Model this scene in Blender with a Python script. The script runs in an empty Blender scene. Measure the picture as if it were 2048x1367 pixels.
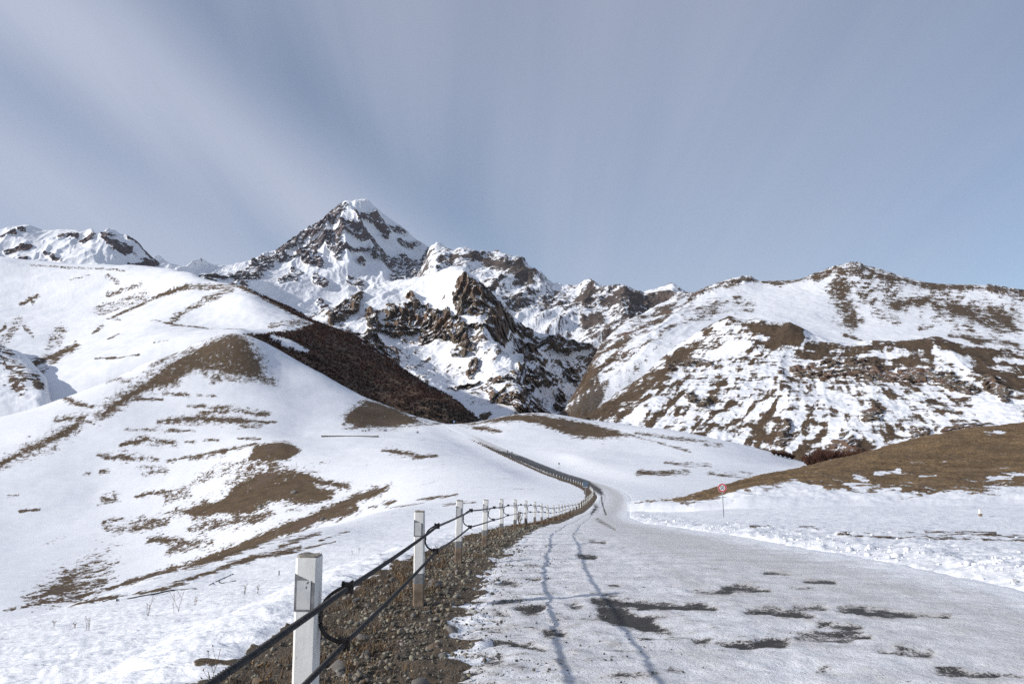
import bpy, bmesh, math, random
import numpy as np
from mathutils import Vector

# ------------------------------------------------------------------ camera
EYE = 1.6
F, CX, CY = 1593.0, 1024.0, 683.5          # photograph: 2048 x 1367, 28 mm lens
PITCH = math.radians(6.0)
sc = bpy.context.scene
COL = sc.collection
cam_d = bpy.data.cameras.new('camera')
cam_d.sensor_width = 36.0
cam_d.lens = F / 2048.0 * 36.0
cam_d.clip_start = 0.1
cam_d.clip_end = 60000.0
cam = bpy.data.objects.new('camera', cam_d)
cam.location = (0, 0, EYE)
cam.rotation_euler = (math.radians(90) + PITCH, 0, 0)
COL.objects.link(cam)
sc.camera = cam

# ------------------------------------------------------------------ light
SUN_EL, SUN_AZ = math.radians(23.5), math.radians(-108.0)   # azimuth from +Y, negative = left
sun_dir = Vector((math.sin(SUN_AZ) * math.cos(SUN_EL), math.cos(SUN_AZ) * math.cos(SUN_EL), math.sin(SUN_EL)))
sd = bpy.data.lights.new('sun', 'SUN')
sd.energy = 4.2
sd.angle = math.radians(0.6)
sd.color = (1.0, 0.955, 0.89)
so = bpy.data.objects.new('sun', sd)
so.rotation_euler = (-sun_dir).to_track_quat('-Z', 'Y').to_euler()
so.location = (-50, -20, 60)
COL.objects.link(so)

world = bpy.data.worlds.new('World')
sc.world = world
world.use_nodes = True
nt = world.node_tree
nt.nodes.clear()
def N(tree, kind, **kw):
    n = tree.nodes.new(kind)
    for k, v in kw.items():
        if k == 'inp':
            for i, val in v.items():
                n.inputs[i].default_value = val
        else:
            setattr(n, k, v)
    return n
out = N(nt, 'ShaderNodeOutputWorld')
sky = N(nt, 'ShaderNodeTexSky', sky_type='NISHITA', sun_disc=False)
sky.sun_elevation = SUN_EL
sky.sun_rotation = SUN_AZ
sky.altitude = 2100.0
sky.air_density = 1.0
sky.dust_density = 0.6
sky.ozone_density = 1.2
bg = N(nt, 'ShaderNodeBackground', inp={1: 0.10})
# thin cirrus: long parallel streaks on a high flat layer, they fan out in perspective
tc = N(nt, 'ShaderNodeTexCoord')
sep = N(nt, 'ShaderNodeSeparateXYZ')
nt.links.new(tc.outputs['Generated'], sep.inputs[0])
def M(tree, op, a, b=None, clamp=False):
    n = tree.nodes.new('ShaderNodeMath'); n.operation = op; n.use_clamp = clamp
    for i, v in enumerate((a, b)):
        if v is None: continue
        if hasattr(v, 'is_linked') or hasattr(v, 'links'): tree.links.new(v, n.inputs[i])
        else: n.inputs[i].default_value = v
    return n.outputs[0]
zc = M(nt, 'ADD', M(nt, 'MAXIMUM', sep.outputs[2], 0.0), 0.22)
pxn = M(nt, 'DIVIDE', sep.outputs[0], zc)
pyn = M(nt, 'DIVIDE', sep.outputs[1], zc)
comb = N(nt, 'ShaderNodeCombineXYZ')
nt.links.new(pxn, comb.inputs[0]); nt.links.new(pyn, comb.inputs[1])
def cirrus(scale, rot, detail, seed, dist):
    mp = N(nt, 'ShaderNodeMapping')
    mp.inputs['Rotation'].default_value = (0, 0, rot)
    mp.inputs['Scale'].default_value = scale
    mp.inputs['Location'].default_value = (seed, seed * 0.37, 0)
    nt.links.new(comb.outputs[0], mp.inputs[0])
    no = N(nt, 'ShaderNodeTexNoise', inp={'Scale': 1.0, 'Detail': detail, 'Roughness': 0.55, 'Distortion': dist})
    nt.links.new(mp.outputs[0], no.inputs['Vector'])
    return no.outputs[0]
c1 = cirrus((1.1, 0.30, 1), 0.33, 3.0, 3.1, 0.4)
c2 = cirrus((5.5, 0.40, 1), 0.33, 4.0, 7.7, 0.5)        # fine strands
c3 = cirrus((0.8, 0.6, 1), 0.3, 3.0, 1.3, 0.3)
def ramp(tree, v, a, b):
    n = tree.nodes.new('ShaderNodeMapRange'); n.interpolation_type = 'SMOOTHSTEP'
    tree.links.new(v, n.inputs[0])
    n.inputs[1].default_value = a; n.inputs[2].default_value = b
    n.inputs[3].default_value = 0.0; n.inputs[4].default_value = 1.0
    return n.outputs[0]
# position across the bands of cirrus, which run up to the left
q = M(nt, 'SUBTRACT', pxn, M(nt, 'MULTIPLY', M(nt, 'SUBTRACT', pyn, 1.5), 0.35))
q = M(nt, 'ADD', q, M(nt, 'MULTIPLY', M(nt, 'SUBTRACT', c1, 0.5), 0.28))
q = M(nt, 'ADD', q, M(nt, 'MULTIPLY', M(nt, 'SUBTRACT', c2, 0.5), 0.10))
bands = N(nt, 'ShaderNodeValToRGB')
bands.color_ramp.interpolation = 'B_SPLINE'
stops = [(-1.5, .62), (-1.12, .80), (-0.96, .50), (-0.84, .42), (-0.70, .86), (-0.58, .88), (-0.48, .50), (-0.37, .14), (-0.27, .34), (-0.12, .52), (0.1, .46), (0.35, .50), (0.6, .42), (0.9, .26), (1.15, .10), (1.5, .30)]
er = bands.color_ramp.elements
while len(er) < len(stops): er.new(0.5)
for e_, (pq, v) in zip(er, stops):
    e_.position = (pq + 1.5) / 3.0; e_.color = (v, v, v, 1)
nt.links.new(M(nt, 'DIVIDE', M(nt, 'ADD', q, 1.5), 3.0), bands.inputs[0])
cl = M(nt, 'ADD', M(nt, 'MULTIPLY', bands.outputs[0], 1.0), M(nt, 'MULTIPLY', M(nt, 'SUBTRACT', c2, 0.5), 0.42))
cl = M(nt, 'ADD', cl, M(nt, 'MULTIPLY', M(nt, 'SUBTRACT', c3, 0.5), 0.35))
cl = M(nt, 'ADD', M(nt, 'MULTIPLY', cl, 0.76), 0.18, clamp=True)
mixw = N(nt, 'ShaderNodeMix', data_type='RGBA')
nt.links.new(cl, mixw.inputs[0])
nt.links.new(sky.outputs[0], mixw.inputs[6])
mixw.inputs[7].default_value = (4.6, 5.0, 6.15, 1)
nt.links.new(mixw.outputs[2], bg.inputs[0])
nt.links.new(bg.outputs[0], out.inputs[0])

vs = sc.view_settings
vs.view_transform = 'Standard'
vs.look = 'None'
vs.exposure = 0.2
vs.gamma = 1.0
vs.use_curve_mapping = False
sc.cycles.use_denoising = False
sc.cycles.max_bounces = 5
sc.cycles.diffuse_bounces = 3

# ------------------------------------------------------------------ noise
rng = np.random.default_rng(11)
random.seed(5)
_perm = rng.permutation(256)
_perm = np.concatenate([_perm, _perm, _perm]).astype(np.int32)
_g = rng.normal(size=(256, 3)); _g /= np.linalg.norm(_g, axis=1)[:, None]
_g = (_g * 1.5).astype(np.float32)

def perlin(x, y, z=None, seed=0):
    x = np.asarray(x, np.float64) + seed * 17.31
    y = np.asarray(y, np.float64) + seed * 5.77
    z = (np.zeros_like(x) if z is None else np.asarray(z, np.float64)) + seed * 3.19
    xi, yi, zi = np.floor(x), np.floor(y), np.floor(z)
    fx, fy, fz = (x - xi).astype(np.float32), (y - yi).astype(np.float32), (z - zi).astype(np.float32)
    xi, yi, zi = xi.astype(np.int64) & 255, yi.astype(np.int64) & 255, zi.astype(np.int64) & 255
    u, v, w = (t * t * t * (t * (t * 6 - 15) + 10) for t in (fx, fy, fz))
    def corner(dx, dy, dz):
        h = _perm[_perm[_perm[xi + dx] + yi + dy] + zi + dz]
        g = _g[h]
        return g[..., 0] * (fx - dx) + g[..., 1] * (fy - dy) + g[..., 2] * (fz - dz)
    a = corner(0, 0, 0); a += u * (corner(1, 0, 0) - a)
    b = corner(0, 1, 0); b += u * (corner(1, 1, 0) - b)
    c = corner(0, 0, 1); c += u * (corner(1, 0, 1) - c)
    d = corner(0, 1, 1); d += u * (corner(1, 1, 1) - d)
    a += v * (b - a); c += v * (d - c)
    return a + w * (c - a)

def fbm(x, y, z=None, o=4, seed=0, gain=0.5, lac=2.03):
    s, amp, tot = 0.0, 1.0, 0.0
    for i in range(o):
        k = lac ** i
        s = s + amp * perlin(x * k, y * k, None if z is None else z * k, seed + i * 3)
        tot += amp; amp *= gain
    return s / tot * 2.0

def ridged(x, y, z=None, o=4, seed=0, gain=0.5, lac=2.07):
    s, amp, tot, prev = 0.0, 1.0, 0.0, 1.0
    for i in range(o):
        k = lac ** i
        n = 1.0 - np.abs(perlin(x * k, y * k, None if z is None else z * k, seed + i * 3)) * 1.6
        n = np.clip(n, 0, 1); n = n * n
        s = s + amp * n * prev
        prev = np.clip(n * 1.6, 0, 1)
        tot += amp; amp *= gain
    return s / tot

def sstep(a, b, x):
    t = np.clip((x - a) / (b - a), 0, 1)
    return t * t * (3 - 2 * t)

# ------------------------------------------------------------------ survey helpers
cp, sp = math.cos(PITCH), math.sin(PITCH)
def ray(px, py):
    """bearing (x per metre of y) and rise (z per metre of y) of a sighting"""
    uc = (np.asarray(px, float) - CX) / F; vc = (CY - np.asarray(py, float)) / F
    Y = cp - vc * sp
    return uc / Y, (sp + vc * cp) / Y
def sight(x, y, z):
    """inverse: the sighting of a point"""
    dz = z - EYE
    d = y * cp + dz * sp
    return CX + F * x / d, CY - F * (dz * cp - y * sp) / d
def at(px, py, y):
    u, t = ray(px, py)
    return Vector((float(u * y), y, float(EYE + t * y)))

def pchip(xk, yk, x):
    xk = np.asarray(xk, float); yk = np.asarray(yk, float)
    h = np.diff(xk); dl = np.diff(yk) / h
    d = np.zeros_like(yk)
    if len(xk) > 2:
        w1 = 2 * h[1:] + h[:-1]; w2 = h[1:] + 2 * h[:-1]
        ok = dl[:-1] * dl[1:] > 0
        with np.errstate(divide='ignore', invalid='ignore'):
            dd = (w1 + w2) / (w1 / dl[:-1] + w2 / dl[1:])
        d[1:-1] = np.where(ok, dd, 0)
    d[0], d[-1] = dl[0], dl[-1]
    x = np.clip(x, xk[0], xk[-1])
    i = np.clip(np.searchsorted(xk, x) - 1, 0, len(h) - 1)
    t = (x - xk[i]) / h[i]
    return ((1 + 2 * t) * (1 - t) ** 2 * yk[i] + t * (1 - t) ** 2 * h[i] * d[i]
            + t * t * (3 - 2 * t) * yk[i + 1] + t * t * (t - 1) * h[i] * d[i + 1])

# ------------------------------------------------------------------ patch shapes (bare ground, rock)
def stroke(px, py, pts, w=None):
    """1 on the line, 0 at its half-width, down to -1.5 outside"""
    best = np.full(px.shape, -1.5, np.float32)
    pts = [(p[0], p[1], p[2] if len(p) > 2 else w) for p in pts]
    if len(pts) == 1: pts = pts * 2
    for (x0, y0, w0), (x1, y1, w1) in zip(pts[:-1], pts[1:]):
        dx, dy = x1 - x0, y1 - y0
        L = dx * dx + dy * dy + 1e-6
        t = np.clip(((px - x0) * dx + (py - y0) * dy) / L, 0, 1)
        d = np.hypot(px - x0 - t * dx, py - y0 - t * dy)
        best = np.maximum(best, 1 - d / (w0 + t * (w1 - w0)))
    return best
def poly(px, py, pts, soft):
    inside = np.zeros(px.shape, bool)
    dist = np.full(px.shape, 1e9, np.float32)
    for (x0, y0), (x1, y1) in zip(pts, pts[1:] + pts[:1]):
        dx, dy = x1 - x0, y1 - y0
        t = np.clip(((px - x0) * dx + (py - y0) * dy) / (dx * dx + dy * dy + 1e-6), 0, 1)
        dist = np.minimum(dist, np.hypot(px - x0 - t * dx, py - y0 - t * dy))
        if y0 != y1:
            c = ((y0 > py) != (y1 > py)) & (px < (x1 - x0) * (py - y0) / (y1 - y0) + x0)
            inside ^= c
    return np.clip(np.where(inside, dist, -dist) / soft, -1.5, 1.0)
def patches(px, py, lst, base=-1.5):
    """lst: ('s', pts, width, level) or ('p', pts, soft, level)"""
    B = np.full(px.shape, base, np.float32)
    for k, pts, w, lev in lst:
        f = stroke(px, py, pts, w) if k == 's' else poly(px, py, pts, w)
        f = np.minimum(f, lev) if lev >= 0 else f
        B = np.maximum(B, f) if lev > -5 else np.minimum(B, -f)
    return B

# ------------------------------------------------------------------ mesh helpers
def link(name, me, mat=None, parent=None, kind=None, label=None, cat=None, group=None):
    o = bpy.data.objects.new(name, me)
    COL.objects.link(o)
    if mat is not None:
        me.materials.clear(); me.materials.append(mat)
    if parent is not None: o.parent = parent
    if kind: o['kind'] = kind
    if label: o['label'] = label
    if cat: o['category'] = cat
    if group: o['group'] = group
    return o
def mesh_np(name, co, quads=None, tris=None, smooth=True, attrs=None):
    me = bpy.data.meshes.new(name)
    co = np.ascontiguousarray(co, np.float32).reshape(-1, 3)
    me.vertices.add(len(co)); me.vertices.foreach_set('co', co.ravel())
    idx, start, n = [], [], 0
    if quads is not None and len(quads):
        idx.append(np.asarray(quads, np.int32).ravel()); start.append(np.arange(len(quads), dtype=np.int32) * 4); n = len(quads) * 4
    if tris is not None and len(tris):
        idx.append(np.asarray(tris, np.int32).ravel()); start.append(np.arange(len(tris), dtype=np.int32) * 3 + n)
    idx = np.concatenate(idx); start = np.concatenate(start)
    me.loops.add(len(idx)); me.loops.foreach_set('vertex_index', idx)
    me.polygons.add(len(start)); me.polygons.foreach_set('loop_start', start)
    if smooth: me.polygons.foreach_set('use_smooth', np.ones(len(start), bool))
    for k, v in (attrs or {}).items():
        a = me.attributes.new(k, 'FLOAT_COLOR', 'POINT')
        v = np.asarray(v, np.float32)
        if v.shape[1] == 3: v = np.hstack([v, np.ones((len(v), 1), np.float32)])
        a.data.foreach_set('color', np.ascontiguousarray(v).ravel())
    me.update(calc_edges=True)
    me.validate()
    return me
def grid_quads(nr, nc):
    i = np.arange(nr * nc, dtype=np.int32).reshape(nr, nc)
    return np.stack([i[:-1, :-1], i[:-1, 1:], i[1:, 1:], i[1:, :-1]], -1).reshape(-1, 4)
def grid_normals(X, Y, Z):
    P = np.stack([X, Y, Z], -1)
    n = np.cross(np.gradient(P, axis=1), np.gradient(P, axis=0))
    n /= np.linalg.norm(n, axis=-1, keepdims=True) + 1e-9
    return n

# ------------------------------------------------------------------ materials
def new_mat(name):
    m = bpy.data.materials.new(name); m.use_nodes = True
    t = m.node_tree; t.nodes.clear()
    o = t.nodes.new('ShaderNodeOutputMaterial')
    b = t.nodes.new('ShaderNodeBsdfPrincipled')
    t.links.new(b.outputs[0], o.inputs[0])
    b.inputs['Roughness'].default_value = 0.8
    b.inputs['Specular IOR Level'].default_value = 0.2
    return m, t, b
def mixc(t, fac, a, b):
    n = t.nodes.new('ShaderNodeMix'); n.data_type = 'RGBA'
    for i, v in ((0, fac), (6, a), (7, b)):
        if hasattr(v, 'links'): t.links.new(v, n.inputs[i])
        elif i == 0: n.inputs[0].default_value = v
        else: n.inputs[i].default_value = (*v, 1)
    return n.outputs[2]
def noise(t, scale, detail=4, rough=0.55, vec=None, stretch=None, dist=0.0):
    n = t.nodes.new('ShaderNodeTexNoise')
    n.inputs['Scale'].default_value = scale; n.inputs['Detail'].default_value = detail
    n.inputs['Roughness'].default_value = rough; n.inputs['Distortion'].default_value = dist
    c = t.nodes.new('ShaderNodeTexCoord').outputs['Object'] if vec is None else vec
    if stretch:
        mp = t.nodes.new('ShaderNodeMapping'); mp.inputs['Scale'].default_value = stretch
        t.links.new(c, mp.inputs[0]); c = mp.outputs[0]
    t.links.new(c, n.inputs['Vector'])
    return n.outputs[0]
def bump(t, b, h, dist, strength=1.0):
    n = t.nodes.new('ShaderNodeBump')
    n.inputs['Strength'].default_value = strength; n.inputs['Distance'].default_value = dist
    t.links.new(h, n.inputs['Height']); t.links.new(n.outputs[0], b.inputs['Normal'])
def attr(t, name):
    n = t.nodes.new('ShaderNodeAttribute'); n.attribute_name = name
    s = t.nodes.new('ShaderNodeSeparateColor'); t.links.new(n.outputs['Color'], s.inputs[0])
    return s.outputs

SNOW = (0.81, 0.825, 0.86)
def terrain_mat(name, size, grass=((0.060, 0.040, 0.024), (0.135, 0.092, 0.052)),
                rock=((0.045, 0.036, 0.033), (0.155, 0.118, 0.088)), rock2=(0.16, 0.085, 0.06), k=0.5, bumpd=0.3, st=(1, 1, 1), ripple=0.0, sk=1.3):
    """snow over bare ground; 'surf' holds bareness, rockiness, gravel"""
    m, t, b = new_mat(name)
    a = attr(t, 'surf')
    n1 = noise(t, 1.0 / size, 6, 0.68)
    ns = noise(t, 0.8 / size, 5, 0.7, stretch=st)
    n2 = noise(t, 0.22 / size, 5, 0.6)
    n3 = noise(t, 0.05 / size, 3, 0.5)
    bare = M(t, 'ADD', a[0], M(t, 'ADD', M(t, 'MULTIPLY', M(t, 'SUBTRACT', n1, 0.5), k), M(t, 'MULTIPLY', M(t, 'SUBTRACT', ns, 0.5), k * sk)))
    bare = ramp(t, bare, 0.42, 0.60)
    g = mixc(t, ramp(t, n2, 0.3, 0.7), grass[0], grass[1])
    g = mixc(t, M(t, 'MULTIPLY', ramp(t, n1, 0.35, 0.7), 0.5), g, tuple(c * 1.25 for c in grass[1]))
    tus_shade = noise(t, 3.0 / size, 3, .6)
    g = mixc(t, M(t, 'MULTIPLY', ramp(t, tus_shade, 0.56, 0.40), 0.6), g, tuple(c * .55 for c in grass[0]))  # dark shadows between tussocks, painted into the grass colour
    r = mixc(t, ramp(t, n1, 0.3, 0.7), rock[0], rock[1])
    r = mixc(t, M(t, 'MULTIPLY', ramp(t, n3, 0.45, 0.65), 0.55), r, rock2)
    ng = noise(t, 75 / max(size, .9) if ripple else 1.0 / size, 4, .7)
    gr = mixc(t, ramp(t, ng, 0.35, 0.68), (0.062, 0.049, 0.038), (0.205, 0.162, 0.118))
    gnd = mixc(t, a[1], g, r)
    gnd = mixc(t, a[2], gnd, gr)
    s = mixc(t, M(t, 'MULTIPLY', ramp(t, n2, 0.35, 0.75), 0.6), SNOW, (0.72, 0.735, 0.775))
    t.links.new(mixc(t, bare, s, gnd), b.inputs['Base Color'])
    rr = t.nodes.new('ShaderNodeMapRange')
    t.links.new(bare, rr.inputs[0]); rr.inputs[3].default_value = 0.55; rr.inputs[4].default_value = 0.92
    t.links.new(rr.outputs[0], b.inputs['Roughness'])
    hh = M(t, 'ADD', M(t, 'MULTIPLY', n1, M(t, 'ADD', M(t, 'MULTIPLY', bare, 1.6), 0.25)), M(t, 'ADD', M(t, 'MULTIPLY', bare, -0.25), M(t, 'MULTIPLY', n2, 1.4)))
    if ripple:
        nr = noise(t, 2.4, 5, .6, stretch=(.55, 1.5, 1), dist=.4); nq = noise(t, 9, 4, .65, stretch=(.6, 1.3, 1))
        hh = M(t, 'ADD', hh, M(t, 'ADD', M(t, 'MULTIPLY', nr, ripple), M(t, 'MULTIPLY', nq, ripple * .22)))
        hh = M(t, 'ADD', hh, M(t, 'MULTIPLY', M(t, 'MULTIPLY', ng, a[2]), .5))
    bump(t, b, hh, bumpd * size)
    return m
def plain_mat(name, c0, c1, scale, rough=0.85, bd=0.0, metal=0.0, detail=4):
    m, t, b = new_mat(name)
    n = noise(t, scale, detail, 0.6)
    t.links.new(mixc(t, ramp(t, n, 0.3, 0.7), c0, c1), b.inputs['Base Color'])
    b.inputs['Roughness'].default_value = rough; b.inputs['Metallic'].default_value = metal
    if bd: bump(t, b, n, bd)
    return m
def attr_mat(name, rough=0.9, jitter=0.25, scale=20.0):
    m, t, b = new_mat(name)
    n = t.nodes.new('ShaderNodeAttribute'); n.attribute_name = 'tint'
    nn = noise(t, scale, 3, 0.6)
    mr = t.nodes.new('ShaderNodeMapRange'); t.links.new(nn, mr.inputs[0])
    mr.inputs[3].default_value = 1 - jitter; mr.inputs[4].default_value = 1 + jitter
    v = t.nodes.new('ShaderNodeVectorMath'); v.operation = 'SCALE'
    t.links.new(n.outputs['Color'], v.inputs[0]); t.links.new(mr.outputs[0], v.inputs[3])
    t.links.new(v.outputs[0], b.inputs['Base Color'])
    b.inputs['Roughness'].default_value = rough
    return m

# ================================================================== MAIN GROUND (road corridor, snowfield, bowl, knoll)
FENCE = [(0, -1.0, -1.42), (4, -1.0, -1.63), (8.7, -0.99, -1.91), (13.2, -.87, -2.22), (17.7, -.60, -2.63), (22.2, -.29, -3.0),
         (26.7, .10, -3.45), (31.2, .54, -3.9), (35.7, 1.0, -4.36), (44.7, 1.98, -5.35), (53.7, 3.1, -6.2), (63, 4.15, -7.04),
         (80, 6.5, -8.5), (100, 9.3, -9.75), (140, 14.0, -11.9), (180, 16.4, -13.8), (210, 16.8, -15.1), (250, 15.5, -16.5),
         (290, 12.0, -17.0), (340, 5.0, -16.0), (400, -6.0, -13.4), (450, -19.5, -9.2), (520, -38, -3.2), (570, -50, 0.3), (640, -66, 1.5), (800, -95, -20)]
_fy, _fx, _fz = (np.array(c, float) for c in zip(*FENCE))
def fence_x(y): return pchip(_fy, _fx, y)
def fence_z(y): return EYE + pchip(_fy, _fz, y)
ROADW = [(0, 7.2), (9.4, 6.6), (17, 6.3), (24, 5.7), (40, 4.9), (60, 4.4), (90, 4.6), (140, 5.4), (230, 6.8), (450, 7.0), (800, 6.0)]
_ry, _rw = zip(*ROADW)
def road_w(y): return pchip(_ry, _rw, y)
VERGE = 0.62

ctl = []      # (u, ln y, t)
def cpx(px, py, y):
    u, t = ray(px, py); ctl.append((float(u), math.log(y), float(t)))
def cz(px, y, z):
    u, _ = ray(px, 850); ctl.append((float(u), math.log(y), z / y))
for p in [(-250, 1285, 26), (0, 1225, 35), (150, 1192, 45), (300, 1152, 60), (450, 1108, 78), (600, 1064, 100), (750, 1026, 130), (880, 996, 165),
          (450, 1152, 52), (750, 1062, 88), (880, 1022, 122), (150, 1240, 34), (-250, 1230, 195), (-250, 1000, 370), (-250, 900, 480),
          (0, 1200, 205), (0, 1100, 285), (0, 1000, 370), (0, 925, 430), (0, 880, 480), (0, 838, 540), (-250, 880, 540),
          (200, 1180, 215), (200, 1080, 300), (200, 980, 390), (200, 890, 460), (210, 822, 525), (200, 790, 570), (200, 768, 620),
          (100, 883, 465), (160, 848, 500), (300, 774, 590), (130, 797, 590),
          (400, 1100, 250), (400, 1000, 340), (400, 900, 440), (400, 820, 530), (400, 760, 600), (400, 705, 690), (400, 684, 730), (300, 722, 680),
          (560, 1060, 235), (560, 1000, 295), (560, 930, 360), (555, 893, 400), (560, 885, 420), (600, 868, 480), (560, 800, 570), (560, 740, 680), (560, 702, 745),
          (470, 664, 765), (505, 672, 765), (640, 747, 715), (640, 780, 640), (700, 1000, 260), (700, 940, 330), (700, 880, 430), (700, 830, 560), (700, 780, 690),
          (780, 813, 670), (780, 850, 560), (850, 980, 210), (850, 930, 300), (850, 880, 420), (850, 853, 540), (850, 837, 640), (890, 848, 620),
          (1000, 940, 270), (1000, 870, 480), (1050, 829, 650), (960, 842, 610), (1000, 834, 640), (1100, 831, 640), (1150, 838, 620), (1150, 870, 480), (1150, 910, 350),
          (1250, 852, 590), (1250, 900, 380), (1250, 950, 250), (1250, 985, 160), (1350, 866, 540), (1350, 920, 330), (1350, 970, 190),
          (1450, 883, 490), (1450, 930, 300), (1550, 906, 430), (1590, 930, 370), (1550, 960, 230), (1300, 1012, 105)]:
    cpx(*p)
for p in [(-250, 70, -30), (0, 82, -33), (150, 95, -33), (300, 115, -32), (450, 140, -30), (600, 170, -26), (720, 200, -22.5),
          (1500, 80, -7.9), (1800, 78, -7.5), (2250, 80, -7.5), (1800, 120, -10), (2250, 120, -10), (1800, 200, -15), (2250, 200, -15), (1700, 370, -18.4), (1850, 370, -19.5), (2250, 370, -26),
          (1500, 52, -5.9), (1800, 50, -5.6), (2250, 48, -5.5), (1300, 50, -5.8),
          (-250, 800, -40), (0, 800, -40), (250, 900, -20), (500, 960, 40), (700, 950, -10), (900, 900, -40), (1100, 850, -50), (1300, 780, -60), (1500, 680, -60), (1700, 560, -55),
          (2250, 560, -55), (-250, 1400, -60), (500, 1400, -60), (1000, 1400, -90), (1500, 1400, -90), (2250, 1400, -90)]:
    cz(*p)
for y in (50, 70, 95, 130, 170, 210, 250, 290, 340, 400, 450, 520):
    ctl.append((float((fence_x(y) + 2) / y), math.log(y), float((fence_z(y) - EYE) / y)))
ctl = np.array(ctl)
SU, SL = 4.0, 1.5
def _tps(d2): return 0.5 * d2 * np.log(d2 + 1e-12)
def _fit():
    P = np.stack([ctl[:, 0] * SU, ctl[:, 1] * SL], 1); n = len(P)
    d2 = ((P[:, None] - P[None]) ** 2).sum(-1)
    A = np.zeros((n + 3, n + 3)); A[:n, :n] = _tps(d2) + np.eye(n) * 1e-4
    A[:n, n] = 1; A[:n, n + 1:] = P; A[n, :n] = 1; A[n + 1:, :n] = P.T
    return P, np.linalg.solve(A, np.concatenate([ctl[:, 2], np.zeros(3)]))
_P, _W = _fit()
def rbf_t(u, ly):
    q = np.stack([u.ravel() * SU, ly.ravel() * SL], 1); o = np.empty(len(q))
    for s in range(0, len(q), 40000):
        c = q[s:s + 40000]
        d2 = (c ** 2).sum(1)[:, None] + (_P ** 2).sum(1)[None] - 2 * c @ _P.T
        o[s:s + 40000] = _tps(np.maximum(d2, 0)) @ _W[:-3] + _W[-3] + c @ _W[-2:]
    return o.reshape(u.shape)

GU = np.concatenate([np.linspace(-1.35, -.71, 40)[:-1], np.linspace(-.71, .71, 560), np.linspace(.71, 1.35, 40)[1:]])
GY = np.concatenate([np.exp(np.linspace(math.log(0.9), math.log(14), 330))[:-1],
                     np.exp(np.linspace(math.log(14), math.log(130), 210))[:-1],
                     np.exp(np.linspace(math.log(130), math.log(780), 230))[:-1],
                     np.exp(np.linspace(math.log(780), math.log(1350), 12))])
U, Yg = np.meshgrid(GU, GY)
Xg = U * Yg
# far shape from the survey points on a coarser lattice, then upsampled
cu = np.linspace(-0.86, 0.86, 173); cl_ = np.linspace(math.log(0.85), math.log(1400), 300)
Tc = rbf_t(*np.meshgrid(cu, cl_))
def bilin(T, gu, gv, u, v):
    a = np.clip((u - gu[0]) / (gu[1] - gu[0]), 0, len(gu) - 1.001); b = np.clip((v - gv[0]) / (gv[1] - gv[0]), 0, len(gv) - 1.001)
    i, j = a.astype(int), b.astype(int); a = a - i; b = b - j
    return (T[j, i] * (1 - a) + T[j, i + 1] * a) * (1 - b) + (T[j + 1, i] * (1 - a) + T[j + 1, i + 1] * a) * b
z_far = EYE + Yg * bilin(Tc, cu, cl_, U, np.log(Yg))
fx, fz, rw = fence_x(Yg), fence_z(Yg), road_w(Yg)
d = Xg - fx                                         # metres to the right of the fence line
dl = np.maximum(-d - 0.85, 0)
left_drop = 0.42 * np.minimum(dl, 2.2) + 0.165 * np.maximum(dl - 2.2, 0)
left_drop = left_drop * sstep(0, 0.8, dl + 0.15)
z_near = fz - left_drop
wn = 1 - sstep(34, 62, Yg)
zg = z_far + (z_near - z_far) * wn
# road corridor
spread = np.interp(Yg, [0, 25, 60, 120, 200, 600], [3.0, 4.0, 9.0, 14.0, 16.0, 22.0])
off = np.maximum(np.maximum(-0.9 - d, d - (VERGE + rw + 1.0)), 0)
wc = (1 - sstep(0, 1, off / spread)) * (1 - sstep(560, 640, Yg))
zg = zg + (fz - zg) * wc
# ploughed bank along the right edge of the road
bank_d = d - (VERGE + rw)
bank_fade = 1 - sstep(60, 110, Yg)
lump = fbm(Xg * 1.6, Yg * 1.6, o=4, seed=4)
bank = np.exp(-((bank_d - 0.75 - 0.5 * fbm(Xg * .3, Yg * .3, o=2, seed=9)) / 0.55) ** 2) * (0.05 + 0.10 * np.clip(lump + 0.35, 0, 1.2))
bank2 = np.exp(-((bank_d - 2.6) / 1.2) ** 2) * 0.10 * np.clip(lump + 0.3, 0, 1)
zg = zg + (bank + bank2) * bank_fade
# snow relief: wind-carved ripples near, soft undulation far
onroad = sstep(VERGE + 0.12, VERGE + 0.5, d) * (1 - sstep(VERGE + rw - 0.3, VERGE + rw + 0.1, d))
onverge = sstep(-1.35, -0.9, d) * (1 - sstep(VERGE, VERGE + 0.3, d))
rough_n = fbm(Xg * 0.7 + 0.25 * Yg, Yg * 2.4 - 0.2 * Xg, o=5, seed=21)
fine_n = fbm(Xg * 3.1, Yg * 6.5, o=4, seed=27)
near_w = 1 - sstep(40, 160, Yg)
snow_relief = (0.085 * rough_n + 0.035 * np.abs(fine_n)) * near_w
mid = fbm(Xg / 9, Yg / 9, o=4, seed=31)
big = fbm(Xg / 55, Yg / 55, o=4, seed=33)
offroad = np.clip(off / 6, 0, 1) * (1 - wc * 0.8)
zg = zg + snow_relief * (1 - onroad) * (1 - 0.7 * onverge) + offroad * (0.08 * mid * sstep(8, 60, Yg) + 0.8 * big * sstep(150, 400, Yg))
zg = zg + onverge * 0.03 * fbm(Xg * 5, Yg * 5, o=4, seed=41) * (1 - sstep(30, 80, Yg))
zg = zg - 0.16 * onroad * (1 - sstep(570, 640, Yg))
PX, PY = sight(Xg, Yg, zg)
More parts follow.
